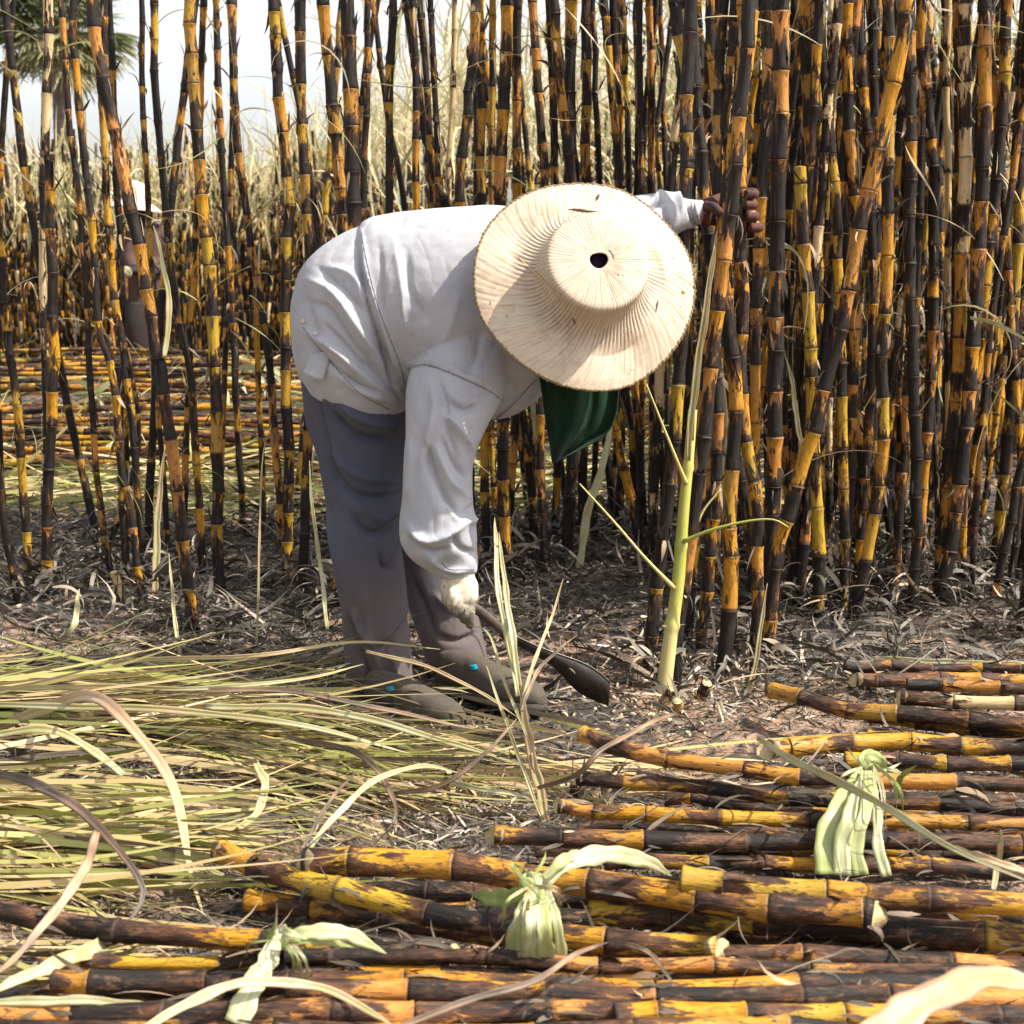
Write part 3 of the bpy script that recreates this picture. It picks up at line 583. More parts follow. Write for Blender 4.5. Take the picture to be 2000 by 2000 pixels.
# ------------------------------------------------------------------ lying canes of the tied bundles (photo px, z height)
LY = [  # (points, radius px, z, bundle, opts)
 ([(1646,1302),(1850,1303),(2060,1316)],11,.03,'A',dict(ext=.1)),
 ([(1672,1326),(1850,1326),(2060,1326)],14,.04,'A',dict(ext=.6,cut0=True)),
 ([(1768,1336),(1900,1342),(2060,1352)],13,.09,'A',dict(ext=.55)),
 ([(1762,1362),(1900,1374),(2060,1382)],15,.08,'A',dict(ext=.9,pale=.75,cut0=True)),
 ([(1508,1348),(1600,1370),(1760,1392),(2060,1418)],17,.05,'A',dict(ext=.7,cut0=True)),
 ([(1700,1392),(1850,1415),(2060,1440)],18,.02,'A',dict(ext=.5)),
 ([(1500,1466),(1700,1452),(2060,1458)],19,.04,'A',dict(ext=.45,cut0=True)),
 ([(1650,1480),(1850,1492),(2060,1498)],17,.02,'A',dict(ext=.1)),  # low ext puts the shadow it lies in into its colour
 ([(1700,1440),(2060,1470)],16,.0,'A',dict(ext=.2)),
 ([(1143,1436),(1250,1470),(1480,1508),(1750,1530),(2060,1545)],17,.10,'B',dict(ext=.45,cut0=True)),
 ([(1130,1520),(1350,1540),(1560,1560),(2060,1580)],15,.05,'B',dict(ext=.35,cut0=True)),
 ([(1095,1578),(1300,1595),(1500,1603),(2060,1612)],16,.05,'B',dict(ext=.55,cut0=True)),
 ([(965,1636),(1100,1636),(1350,1642),(2060,1646)],20,.06,'B',dict(ext=.5,cut0=True)),
 ([(1180,1682),(1550,1690),(2060,1700)],17,.03,'B',dict(ext=.2)),  # dark colour stands in for the shadow between the bundles
 ([(1130,1608),(1500,1625),(2060,1630)],16,.0,'B',dict(ext=.15)),
 ([(1050,1660),(1500,1668),(2060,1672)],16,.0,'B',dict(ext=.1)),
 ([(1300,1560),(1600,1580),(2060,1598)],14,.0,'B',dict(ext=.2)),
 ([(590,1680),(900,1697),(1000,1707),(1250,1737),(1450,1765),(1720,1796)],30,.09,'C',dict(ext=.55,cut0=True,L=.15)),
 ([(430,1662),(520,1700),(610,1732),(740,1762),(850,1788),(1000,1817),(1190,1842),(1420,1862)],26,.06,'C',dict(ext=.5,cut0=True)),
 ([(1330,1722),(1650,1747),(2060,1768)],28,.11,'C',dict(ext=1.1,hue=.85,L=.2)),
 ([(1150,1770),(1500,1800),(2060,1842)],31,.05,'C',dict(ext=.2)),
 ([(480,1760),(800,1800),(1200,1880)],24,.02,'C',dict(ext=.4)),
 ([(1000,1760),(1500,1750),(2060,1800)],26,.01,'C',dict(ext=.05)),
 ([(450,1715),(700,1770),(1000,1790),(1400,1800)],22,.0,'C',dict(ext=.1)),
 ([(700,1730),(1100,1760),(1500,1790)],22,.0,'C',dict(ext=.1)),
 ([(-40,1768),(194,1813),(388,1832),(540,1842),(900,1862)],24,.06,'D',dict(ext=.45)),
 ([(80,1884),(350,1880),(600,1874),(1000,1880)],15,.03,'D',dict(ext=.6)),
 ([(100,1922),(500,1918),(700,1917),(1300,1926),(2060,1915)],25,.06,'D',dict(ext=.4)),
 ([(560,1866),(1000,1876),(1350,1885),(2060,1902)],17,.07,'D',dict(ext=.45)),
 ([(560,1898),(1000,1906),(1500,1912),(2060,1930)],19,.05,'D',dict(ext=.5)),
 ([(560,1934),(900,1936),(1350,1942),(2060,1958)],25,.09,'D',dict(ext=.5)),
 ([(1180,1850),(1500,1868),(2060,1888)],23,.05,'D',dict(ext=.55)),
 ([(-60,1978),(400,1988),(800,1984),(1300,1972)],28,.08,'D',dict(ext=.45)),
 ([(1200,1990),(1700,1985),(2060,1990)],28,.08,'D',dict(ext=.5)),
 ([(-60,2020),(700,2025),(1300,2015),(2060,2025)],28,.07,'D',dict(ext=.3)),
 ([(150,1950),(700,1955),(1300,1962),(2060,1965)],24,.03,'D',dict(ext=.3)),
 ([(200,1900),(900,1895),(1500,1900),(2060,1915)],22,.01,'D',dict(ext=.2)),
 ([(1350,1820),(1700,1835),(2060,1862)],22,.01,'D',dict(ext=.3)),
 ([(900,1880),(1300,1860),(1700,1850),(2060,1862)],18,.02,'D',dict(ext=.3)),
 ([(-60,1945),(300,1958),(700,1965)],22,.02,'D',dict(ext=.2)),
 ([(1250,1520),(1500,1545),(2060,1560)],14,.0,'B',dict(ext=.1)),
 ([(1400,1655),(1700,1660),(2060,1660)],17,.03,'B',dict(ext=.3)),
]
bname = {'A': 'small right edge bundle', 'B': 'bundle with fanned tie', 'C': 'bundle with knotted tie', 'D': 'bottom pile'}
cnt = {}
for i, (pts, rp, z, bd, op) in enumerate(LY):
    Q = []
    for (x, y) in pts:
        Q.append(atz(x, y+0, z+.03))
    D = np.mean([q[1] for q in Q]); r = rp*D/FPX
    j = cnt.get(bd, 0); cnt[bd] = j+1
    tone = 'pale' if op.get('pale') else 'dark' if op.get('ext', .4) < .25 else 'yellow' if op.get('ext') > .65 else 'yellow and black'  # low ext darkens the under canes, painting in the shade between layers
    op = dict(op); op.setdefault('L', {'A': .11, 'B': .13, 'C': .17, 'D': .16}[bd])
    make_cane('cut_cane', Q, r, f"{tone} cut cane, {ORD[j]} laid in the {bname[bd]}", 'cut cane', 'cut canes in the '+bname[bd], sheath=.5, seed=500+i, m=18, cut1=True, wob=.0035, **op)
def debris():
    g = np.random.default_rng(61); n = 480; px = g.uniform(300, 2040, n); py = 1440+g.random(n)**.8*580; px = np.where(py < 1640, np.maximum(px, 1100+g.random(n)*900), px)
    B = np.array([atz(a, b, .05+.06*g.random()) for a, b in zip(px, py)]); az = np.where(g.random(n) < .7, g.normal(0, .5, n), g.uniform(0, 6.28, n)); el = g.normal(.1, .25, n)
    V, F, a = blades(B, np.stack([np.cos(az)*np.cos(el), np.sin(az)*np.cos(el), np.sin(el)], 1), g.uniform(.02, .12, n), g.uniform(.0015, .0055, n), g.uniform(-.2, 1.3, n), .6, 6, sway=.8, r=np.clip(g.beta(1.4, 1.2, n), 0, 1), seed=62)
    tag(link('burnt_leaf_scraps', mesh('burnt_leaf_scraps', V, [F], M_CHARLEAF, a)), 'burnt leaf scraps caught among the lying cane bundles', 'leaf scraps', kind='stuff')
debris()
# cut canes on the cleared strip far behind
g = np.random.default_rng(91); j = 0
for (n, xa, xb, y0, y1, zt) in ((24, -4.0, -.6, 8.9, 11.2, .30), (18, -3.0, -.6, 6.9, 7.8, .22), (8, -.3, 1.4, 7.6, 9.2, .12)):
    for q_, y in enumerate(np.sort(g.uniform(y0, y1, n))):
        L = g.uniform(1.6, 2.4); x = g.uniform(xa, max(xa+.1, xb-L)); z = .03+g.uniform(0, zt); dy = g.normal(0, .12)
        make_cane('cut_cane', [(x, y, z), (x+L/2, y+dy/2, z+.02), (x+L, y+dy, z-.01)], g.uniform(.013, .018), f"dark cut cane on the cleared strip, {ORD[q_]} from the front in the {'far left' if n == 24 else 'nearer left' if n == 18 else 'middle'} bundle", 'cut cane', 'cut canes on the cleared strip', seed=900+j, m=8, detail=False, ext=.45, cut0=True); j += 1

# ------------------------------------------------------------------ cut leaf heaps
def heaps():
    g = np.random.default_rng(31)
    def heap(n, px0, px1, py0, py1, l0, l1, w0, w1, ztop, ang, spread, r0, rs, K, seed, right=True):
        px = g.uniform(px0, px1, n); py = g.uniform(py0, py1, n); Z = g.uniform(0, 1, n)**1.2*ztop
        kp = ~((((px-360)/150)**2+((py-1530)/55)**2) < 1); px, py, Z = px[kp], py[kp], Z[kp]; n = len(px)
        prof = np.clip(1-((py-(py0+py1)/2)/((py1-py0)/2))**2, .1, 1)
        B = np.array([atz(a, b, 0.01) for a, b in zip(px, py)]); B[:, 2] = gz(B[:, 0], B[:, 1])+.005+Z*prof
        L = g.uniform(l0, l1, n); az = ang*(.3+.9*np.clip(px/900, 0, 1.2))+g.normal(0, spread*.6, n); flip = g.random(n) < .12; az = np.where(flip, az+np.pi, az)
        B[:, 0] -= np.where(flip, -1, 1)*L*.5
        el = g.normal(.0, .06, n); D = np.stack([np.cos(az)*np.cos(el), np.sin(az)*np.cos(el), np.sin(el)], 1)
        return blades(B, D, L, g.uniform(w0, w1, n), g.normal(.05, .16, n), .10, K, sway=.35, r=np.where(g.random(n) < .16, g.uniform(0, .2, n), np.clip(g.normal(r0, rs, n), 0, 1)), seed=seed)
    A = [heap(470, -80, 540, 1350, 1450, .45, 1.05, .004, .018, .065, -.32, .17, .5, .29, 12, 1),
         heap(230, 350, 860, 1415, 1510, .35, .8, .004, .013, .04, -.5, .24, .48, .3, 12, 2),
         heap(330, -80, 400, 1520, 1760, .35, .9, .004, .015, .04, -.25, .34, .66, .26, 12, 3),
         heap(60, 640, 1000, 1395, 1440, .2, .5, .003, .011, .07, -.5, .3, .5, .3, 12, 7),
         heap(60, -60, 600, 1310, 1350, .4, .9, .003, .008, .08, -.05, .16, .7, .2, 12, 4),
         heap(130, 500, 1500, 1460, 1560, .2, .6, .003, .010, .04, -.2, .5, .7, .2, 10, 5),
         heap(110, -60, 420, 1820, 2000, .3, .7, .005, .014, .03, -.2, .5, .75, .15, 10, 6)]
    Vs, Fs, R, LP, o = [], [], [], [], 0
    for V, F, a in A: Vs.append(V); Fs.append(F+o); R.append(a['rnd']); LP.append(a['lp']); o += len(V)
    tag(link('cut_leaf_heap', mesh('cut_leaf_heap', np.vstack(Vs), [np.vstack(Fs)], M_GREENS, {'rnd': np.concatenate(R), 'lp': np.concatenate(LP)})), 'heap of long green and straw coloured cut cane leaves at the worker\'s feet', 'cut leaves', kind='stuff')
    n = 5200; y = g.uniform(5.9, 13.3, n); x = y*g.uniform(-.42, .2, n); kk = ~(((y > 8.6) & (y < 11.6) | (y > 6.9) & (y < 7.9)) & (g.random(n) < .88)); y, x = y[kk], x[kk]; n = len(x)
    B = np.stack([x, y, gz(x, y)+g.uniform(0, .10, n)], 1); az = np.where(g.random(n) < .5, 0, np.pi)+g.normal(0, .55, n); el = g.normal(.08, .15, n)
    D = np.stack([np.cos(az)*np.cos(el), np.sin(az)*np.cos(el), np.sin(el)], 1)
    V, F, a = blades(B, D, g.uniform(.2, .9, n), g.uniform(.006, .02, n), g.normal(.15, .3, n), .3, 7, sway=.5, r=np.clip(g.normal(.6, .22, n), 0, 1), seed=44)
    tag(link('strip_leaves', mesh('strip_leaves', V, [F], M_GREENS, a)), 'pale green leaves strewn over the cleared strip behind the canes', 'cut leaves', kind='stuff')
heaps()

def ribbon(name, pts, wpx, rnd, label, mat=None, parent=None, cat='leaf blade', group=None, wprof=None, fold=.25, thick=.0007, twist=(0, 0), n=34, face=0.0, end=1.0):
    """one leaf: pts (px,py,z or 'Y' depth as ('d',Y)); a strap with a midrib crease and thickness"""
    Q = []
    for p in pts:
        Q.append(P(p[0], p[1], p[2][1]) if isinstance(p[2], tuple) else atz(p[0], p[1], p[2]))
    C = smoothpath(Q, n); T = np.gradient(C, axis=0); T /= np.linalg.norm(T, axis=1, keepdims=True)
    D = np.mean(C[:, 1]); W = wpx*D/FPX; u = np.linspace(0, 1, n); S0 = np.cross(T, C-CO); S0 /= np.linalg.norm(S0, axis=1, keepdims=True)+1e-9
    jj = np.random.default_rng(int(abs(C[0, 0]*977+C[0, 1]*331+W*7919)*10) % 99999); wv = jj.uniform(0, 6.28, 4); C = C+S0*(W*(.03 if mat is M_TIE else .11)*(np.sin(u*7+wv[0])+.5*np.sin(u*19+wv[1])))[:, None]
    wp = np.interp(u, *zip(*(wprof or [(0, .75), (.25, 1), (.6, .9), (.85, .6), (1, .08)])))*W/2*(1+.09*np.sin(u*23+wv[2])+.07*np.sin(u*41+wv[3]))
    view = C-CO; view /= np.linalg.norm(view, axis=1, keepdims=True)
    S = np.cross(T, view); S /= np.linalg.norm(S, axis=1, keepdims=True)+1e-9; Nn = np.cross(S, T)
    ang = np.linspace(twist[0], twist[1], n)+face; SS = S*np.cos(ang)[:, None]+Nn*np.sin(ang)[:, None]; N2 = np.cross(T, SS)
    cols = np.array([-1, -.5, -.08, 0, .08, .5, 1.]); wob = rng.normal(0, .05, (n, 1))
    V = C[:, None]+SS[:, None]*(cols[None, :, None]*wp[:, None, None])+N2[:, None]*((abs(cols)[None, :]*fold*wp[:, None]+wob*wp[:, None]*cols[None]*.3)[..., None])
    V = V.reshape(-1, 3); m = len(cols); F = grid_faces(n, m, False); o0 = C[0].copy()
    lp = np.stack([np.repeat(u*20, m), np.tile(cols*.5+.5, n), np.full(n*m, rnd*37+len(label)*1.7)], 1)
    r = np.clip(rnd+np.repeat(np.interp(u, [0, 1], [0, (end-1)]), m), 0, 1)
    me = mesh(name, V-o0, [F], mat or M_RIB, {'rnd': np.clip(r+np.repeat(.10*np.sin(u*9+wv[1])+.07*np.sin(u*31+wv[0]), m)+np.tile([-.16, .04, 0, .10, 0, .04, -.16], n), 0, 1), 'lp': lp}); ob = link(name, me, None, o0)
    s = ob.modifiers.new('thick', 'SOLIDIFY'); s.thickness = thick; s.offset = 0
    if parent is not None:
        ob.parent = parent; ob.location = [float(c) for c in (o0-np.array(parent.location))]
    else: tag(ob, label, cat, group)
    return ob
G_RB = 'long loose cane leaves in the front'
RB = [
 ([(-30,1440,.02),(80,1385,.12),(170,1358,.20),(240,1400,.20),(330,1530,.14),(370,1700,.05),(395,1785,.02)],26,.55,'long tan leaf arching over the heap from the left edge'),
 ([(-30,1440,.10),(80,1425,.12),(160,1450,.10),(260,1530,.04),(310,1590,.01)],17,.85,'pale green leaf curving down in front of the arching tan leaf'),
 ([(-30,1505,.10),(60,1525,.15),(150,1580,.17),(230,1660,.14),(275,1730,.10),(270,1770,.08),(225,1830,.06)],22,.12,'dark purple brown leaf arching down at the left'),
 ([(225,1825,.07),(120,1880,.09),(-30,1940,.10)],32,.92,'cream leaf blade ending at the left edge above the bottom pile'),
 ([(190,1625,.20),(150,1720,.17),(60,1840,.13),(-30,1920,.10)],22,.38,'pinkish brown pointed leaf rising from the lower left'),
 ([(-30,1545,.03),(100,1560,.04),(250,1560,.05),(325,1555,.05)],20,.75,'straw leaf with blunt end lying in the left heap'),
 ([(-30,1605,.03),(150,1612,.05),(300,1620,.05),(430,1650,.04)],24,.8,'broad olive leaf reaching the cut end of the big bundle'),
 ([(-30,1640,.04),(200,1650,.04),(400,1700,.04),(480,1730,.02)],20,.82,'light straw leaf just above the thick left cane'),
 ([(-30,1955,.13),(150,1955,.13),(350,1968,.12)],20,.95,'cream leaf lying level across the bottom left pile'),
 ([(270,2020,.16),(370,1960,.17),(480,1920,.17),(620,1925,.15),(740,1985,.13),(780,2020,.12)],22,.62,'green and tan leaf arched over the bottom pile by the left tie'),
 ([(750,2020,.17),(900,1960,.18),(1040,1915,.18),(1130,1860,.18),(1190,1842,.15)],15,.18,'narrow dark olive leaf crossing the bottom pile beside the knot'),
 ([(1190,1842,.14),(1260,1855,.15),(1300,1900,.14),(1325,1950,.12)],11,.22,'short brown leaf hooking down right of the narrow olive leaf'),
 ([(1660,2080,.34),(1730,2000,.36),(1870,1925,.38),(2060,1925,.38)],74,.62,'broad pale cream leaf blurred at the bottom right corner'),
 ([(1480,1440,('d',2.75)),(1560,1490,('d',2.5)),(1700,1560,('d',2.2)),(1850,1650,('d',2.0)),(2060,1740,('d',1.9))],17,.85,'pale stem slanting down across the right bundles'),
 ([(500,1490,.12),(515,1530,.10),(500,1590,.06),(440,1640,.03)],18,.78,'pale leaf curling back toward the cut end at centre left'),
 ([(590,1660,.10),(640,1570,.14),(700,1505,.16)],9,.1,'dark charred blade sticking up from the big bundle end'),
 ([(600,1660,.06),(660,1590,.10),(740,1520,.13),(830,1495,.13),(900,1510,.10)],13,.85,'thin pale leaf arching between heap and big bundle'),
 ([(560,1440,.10),(700,1470,.10),(760,1545,.10),(770,1600,.08),(730,1650,.04)],14,.2,'dark edged leaf hooking round above the big bundle'),
 ([(560,1570,.03),(680,1620,.04),(780,1660,.03)],14,.72,'short straw leaf in front of the standing seedling'),
 ([(850,1520,.04),(960,1545,.05),(1080,1565,.04)],12,.88,'pale straight leaf lying toward the seedling foot'),
 ([(760,1550,.06),(870,1530,.10),(960,1460,.16),(1010,1400,.20)],11,.25,'olive leaf curving up to the seedling stem'),
 ([(1050,1540,.08),(1130,1510,.12),(1180,1460,.16),(1300,1400,.14),(1340,1400,.10)],11,.25,'brown leaf arching over the bare ground right of the seedling'),
 ([(-30,1320,.06),(250,1290,.12),(500,1280,.16),(700,1255,.17),(860,1268,.14)],9,.75,'thin straw leaf reaching right in front of the trouser leg'),
 ([(715,1272,.20),(830,1300,.16),(950,1360,.10),(1010,1400,.08)],8,.6,'thin tan leaf slanting past the shoes to the seedling'),
 ([(-30,1345,.10),(200,1340,.13),(400,1345,.14),(600,1325,.15),(710,1298,.16)],11,.85,'pale green leaf level with the near shoe'),
 ([(300,1350,.13),(550,1350,.14),(750,1385,.10),(960,1430,.05)],12,.2,'dark striped leaf running past the near shoe'),
 ([(400,1380,.14),(650,1390,.14),(850,1440,.10),(1000,1490,.05)],16,.85,'broad light green leaf on top of the heap'),
 ([(-30,1375,.15),(300,1385,.16),(600,1420,.14),(800,1470,.08)],15,.82,'light green leaf through the middle of the heap'),
 ([(1860,1655,.16),(1930,1680,.17),(2050,1720,.15)],18,.6,'split tan leaf at the right edge over the bundles'),
 ([(1940,1740,.10),(1950,1680,.14),(1955,1620,.20)],13,.9,'upright pale sliver by the right edge'),
 ([(1690,1288,.03),(1850,1292,.05),(2060,1298,.06)],12,.95,'pale leaf lying on the small bundle at the right edge'),
 ([(320,700,('d',4.1)),(332,600,('d',4.12)),(318,520,('d',4.15)),(300,440,('d',4.2))],11,.8,'green blade hanging before the distant worker'),
 ([(640,1230,.0),(628,1130,('d',4.3)),(612,1000,('d',4.35)),(604,900,('d',4.4))],9,.9,'thin green shoot rising left of the trouser leg'),
 ([(1895,620,('d',4.2)),(1950,635,('d',4.1)),(2020,670,('d',4.0))],8,.95,'dry white leaf crossing at the right edge'),
 ([(1735,485,('d',2.9)),(1736,485,('d',2.9))],1,.9,None),
]
for i, (pts, wd, r, lab) in enumerate(RB):
    if lab: ribbon('fallen_leaf', pts, wd, r, lab, cat='leaf', group=G_RB, twist=(rng.uniform(-.5, .2), rng.uniform(-.2, .7)))
# short pale shoots
for i, (pts, wd, r, lab) in enumerate([
 ([(1132,1110,('d',4.75)),(1150,1000,('d',4.75)),(1178,900,('d',4.78)),(1198,790,('d',4.8))],17,.93,'pale cream shoot leaning right below the green cloth'),
 ([(1450,1400,('d',3.65)),(1470,1320,('d',3.66)),(1485,1230,('d',3.68)),(1500,1140,('d',3.7))],10,.75,'thin straw shoot at the foot of the clump by the small bundle'),
 ([(125,1250,.0),(145,1215,.05),(155,1150,.12)],12,.88,'bent pale shoot stub at the far left'),
 ([(300,1180,('d',4.55)),(310,1000,('d',4.6)),(320,870,('d',4.6))],14,.7,'green stalk between the left canes'),
 ([(355,1290,('d',3.9)),(340,1200,('d',4.0)),(330,1080,('d',4.1))],8,.8,'slim green sprout at the foot of the thick left cane'),
 ([(500,1270,('d',3.95)),(505,1150,('d',4.0)),(512,900,('d',4.1)),(530,830,('d',4.1))],4.5,.7,'wispy straw stem left of the worker'),
 ([(1410,1000,('d',4.2)),(1415,870,('d',4.2)),(1408,700,('d',4.2))],16,.8,'broad green leaf standing between the right canes'),
 ([(1565,870,('d',4.1)),(1545,740,('d',4.1)),(1532,690,('d',4.1))],10,.92,'white green split leaf on the right canes'),
 ([(1055,880,('d',5.0)),(1040,780,('d',5.0)),(1030,700,('d',5.0))],14,.85,'pale green sliver beside the green cloth'),
 ([(1110,1060,('d',5.1)),(1120,950,('d',5.1)),(1138,850,('d',5.1))],8,.85,'green sprig under the green cloth')]):
    ribbon('cane_shoot', pts, wd, r, lab, cat='cane shoot', group='green and pale shoots', wprof=[(0, .8), (.3, 1), (.7, .8), (1, .1)], fold=.5)
# standing seedling in front
sd = empty('cane_seedling', atz(1062, 1605, 0), 'tall spindly pale green seedling standing in front of the machete', 'seedling')
for k, (pts, wd, r) in enumerate([
 ([(1065,1608,.0),(1045,1500,.10),(1025,1400,.2),(1012,1340,.26)],20,.62),
 ([(1012,1345,.26),(1000,1230,.36),(985,1130,.44),(972,1040,.52)],13,.9),
 ([(1010,1360,.25),(992,1250,.34),(975,1160,.42),(968,1060,.5),(965,1010,.53)],11,.95),
 ([(1016,1380,.23),(1045,1290,.3),(1075,1210,.36),(1100,1130,.43)],7,.8),
 ([(1018,1390,.23),(1050,1310,.28),(1090,1270,.31),(1128,1240,.33)],8,.2),
 ([(1030,1440,.17),(985,1330,.27),(955,1240,.34),(915,1220,.35)],6,.85),
 ([(1060,1600,.01),(1020,1500,.1),(985,1400,.2),(950,1300,.28)],8,.9),
 ([(1040,1470,.13),(1055,1530,.07),(1072,1600,.0)],13,.45)]):
    ribbon('stem' if k == 0 else 'leaf', pts, wd, r, 'x', mat=M_RIB, parent=sd, fold=.4)
# ------------------------------------------------------------------ bright green stalk
GS = empty('green_cane', P(1298, 1345, 3.62)*np.array([1, 1, 0]), 'bright yellow green unburnt cane stalk leaning right before the clump', 'green cane')
def gtube(name, pts, rpx, mat, rnds, m=12, n=60, node=None):
    Q = [P(x, y, Y) for x, y, Y in pts]; C = smoothpath(Q, n); u = np.linspace(0, 1, n); D = C[:, 1].mean()
    R = np.interp(u, *zip(*rpx))*D/FPX
    if node:
        for q in node: R = R*(1+.20*np.exp(-((u-q)/.010)**2))
    V, F, tr = tube(C-np.array(GS.location), R, m); r = np.interp(u, *zip(*rnds))
    lp = np.stack([np.repeat(u*30, m), np.tile(np.linspace(0, 3, m), n), np.zeros(n*m)], 1); lp = np.vstack([lp, lp[:1], lp[-1:]])
    rr = np.r_[np.repeat(r, m), r[0], r[-1]]
    o = link(name, mesh(name, V, [F, tr], mat, {'rnd': rr, 'lp': lp}), GS); return o
gtube('stalk', [(1296,1350,3.62),(1310,1240,3.63),(1325,1130,3.64),(1335,1000,3.65),(1345,900,3.66),(1353,800,3.67)], [(0,16),(.3,13.5),(1,9)], M_GREENCANE, [(0,1),(.2,.85),(.3,.55),(.5,.35),(.7,.45),(1,.7)], node=[.24,.52,.8])
ribbon('leaf', [(1350,860,('d',3.655)),(1358,760,('d',3.66)),(1372,640,('d',3.67)),(1390,520,('d',3.69)),(1402,450,('d',3.70))], 15, .72, 'x', mat=M_RIB, parent=GS, fold=.6)
ribbon('leaf', [(1345,900,('d',3.64)),(1352,800,('d',3.65)),(1362,700,('d',3.66)),(1380,580,('d',3.67)),(1396,480,('d',3.68))], 11, .8, 'x', mat=M_RIB, parent=GS, fold=.7)
for pts, a in (([(1318,1150,3.62),(1260,1090,3.58),(1200,1020,3.56),(1132,945,3.55)], .8), ([(1340,945,3.64),(1318,890,3.6),(1290,820,3.58),(1262,750,3.56)], .75), ([(1335,1058,3.63),(1390,1035,3.6),(1460,1018,3.58),(1510,1015,3.57),(1540,1030,3.57)], .3), ([(1352,1050,3.7),(1372,1000,3.7),(1408,955,3.7)], .9)):
    gtube('side_shoot', pts, [(0, 5), (.2, 3.5), (1, 1.5)], M_GREENCANE, [(0, a), (1, a)], m=6, n=20)
# slim cane by the cloth
# ------------------------------------------------------------------ leaf ties
def tie(name, label, loc, knot, rk, strips, z):
    t = empty(name, atz(*loc, 0), label, 'leaf tie', 'green leaf ties round the bundles')
    c = atz(knot[0], knot[1], z+.05); D = c[1]; r = rk*D/FPX; parts = []
    for k in range(6):
        a = k*1.05; ax = np.array([math.cos(a), .5*math.sin(a*1.7), math.sin(a)]); bx = np.cross(ax, [.3, 1, .2]); bx /= np.linalg.norm(bx); ax = np.cross(bx, ax); ax /= np.linalg.norm(ax)
        q = np.linspace(0, 2*np.pi, 26); C = c+r*(np.cos(q)[:, None]*ax+np.sin(q)[:, None]*bx)*(.6+.1*k*.5)
        parts.append(tube(C, r*.38, 8, True, .6))
    V, F, T = join(parts); lp = (V-c)*60; rr = .45+.35*np.sin((V@np.array([91., 57, 73])))
    link('knot', mesh('knot', V-np.array(t.location), [F, T], M_TIE, {'rnd': np.clip(rr, 0, 1), 'lp': lp}), t)
    gg = np.random.default_rng(int(knot[0])); kx, ky = knot
    for _ in range(9):
        a = gg.uniform(.2, 2.9); l = gg.uniform(40, 150); pts = [(kx, ky, z+.09), (kx+math.cos(a)*l*.5, ky+abs(math.sin(a))*l*.5-10, z+.09), (kx+math.cos(a)*l*.6, ky+abs(math.sin(a))*l, z+.03)]
        ribbon('leaf_tail', pts, gg.uniform(3, 9), gg.uniform(.2, 1), 'x', mat=M_RIB if gg.random() < .5 else M_TIE, parent=t, fold=.3, wprof=[(0, .5), (.3, 1), (.7, .8), (1, .05)])
    for pts, wd, rn, wp in strips:
        ribbon('leaf_tail', pts, wd, rn, 'x', mat=M_TIE, parent=t, fold=.12, wprof=wp)
    return t
FAN = [(0, .35), (.3, .6), (1, 1)]; TIP = [(0, .5), (.3, 1), (.7, .8), (1, .05)]
tie('leaf_tie', 'pale green leaf tie with small knot and skirt in the centre of the big bundle', (1040, 1720), (1040, 1728), 26, [
 ([(1040,1735,.17),(1020,1790,.16),(1000,1870,.10)],46,.75,FAN), ([(1045,1735,.17),(1040,1800,.165),(1035,1880,.10)],44,.9,FAN), ([(1055,1735,.17),(1062,1800,.165),(1068,1880,.10)],40,.6,FAN), ([(1062,1720,.17),(1085,1790,.16),(1098,1885,.09)],26,.8,FAN),
 ([(1065,1725,.18),(1110,1688,.20),(1180,1668,.20),(1260,1680,.17),(1312,1712,.12)],38,.93,TIP), ([(1060,1715,.19),(1100,1680,.21),(1150,1662,.20)],24,.6,TIP), ([(1035,1745,.16),(975,1755,.13),(920,1748,.10)],40,.15,TIP),
 ([(1030,1700,.20),(1000,1690,.20),(1060,1760,.2)],9,.4,TIP), ([(1040,1715,.2),(1062,1680,.22),(1066,1662,.23)],8,.3,TIP)], .10)
tie('leaf_tie', 'fanned striped green and cream leaf tie hanging over the right bundle', (1690, 1500), (1705, 1492), 17, [
 ([(1680,1505,.16),(1640,1570,.15),(1612,1640,.11),(1615,1708,.07)],46,.55,FAN), ([(1688,1505,.165),(1665,1580,.155),(1645,1650,.11),(1645,1710,.07)],38,.85,FAN), ([(1694,1505,.165),(1690,1580,.155),(1672,1650,.11),(1680,1710,.07)],34,.65,FAN), ([(1700,1505,.165),(1712,1580,.15),(1715,1650,.11),(1732,1712,.07)],24,.95,FAN),
 ([(1688,1502,.19),(1700,1478,.21),(1722,1486,.2),(1728,1510,.17)],22,.6,TIP), ([(1690,1498,.2),(1682,1480,.21),(1705,1470,.21),(1740,1495,.18)],14,.3,TIP), ([(1715,1500,.18),(1745,1505,.18),(1775,1520,.16)],9,.8,TIP), ([(1700,1495,.18),(1725,1505,.18),(1760,1490,.18)],7,.9,TIP), ([(1756,1555,.12),(1758,1520,.16),(1790,1495,.2)],12,.2,TIP), ([(1690,1500,.19),(1670,1480,.2),(1655,1460,.22)],5,.7,TIP)], .10)
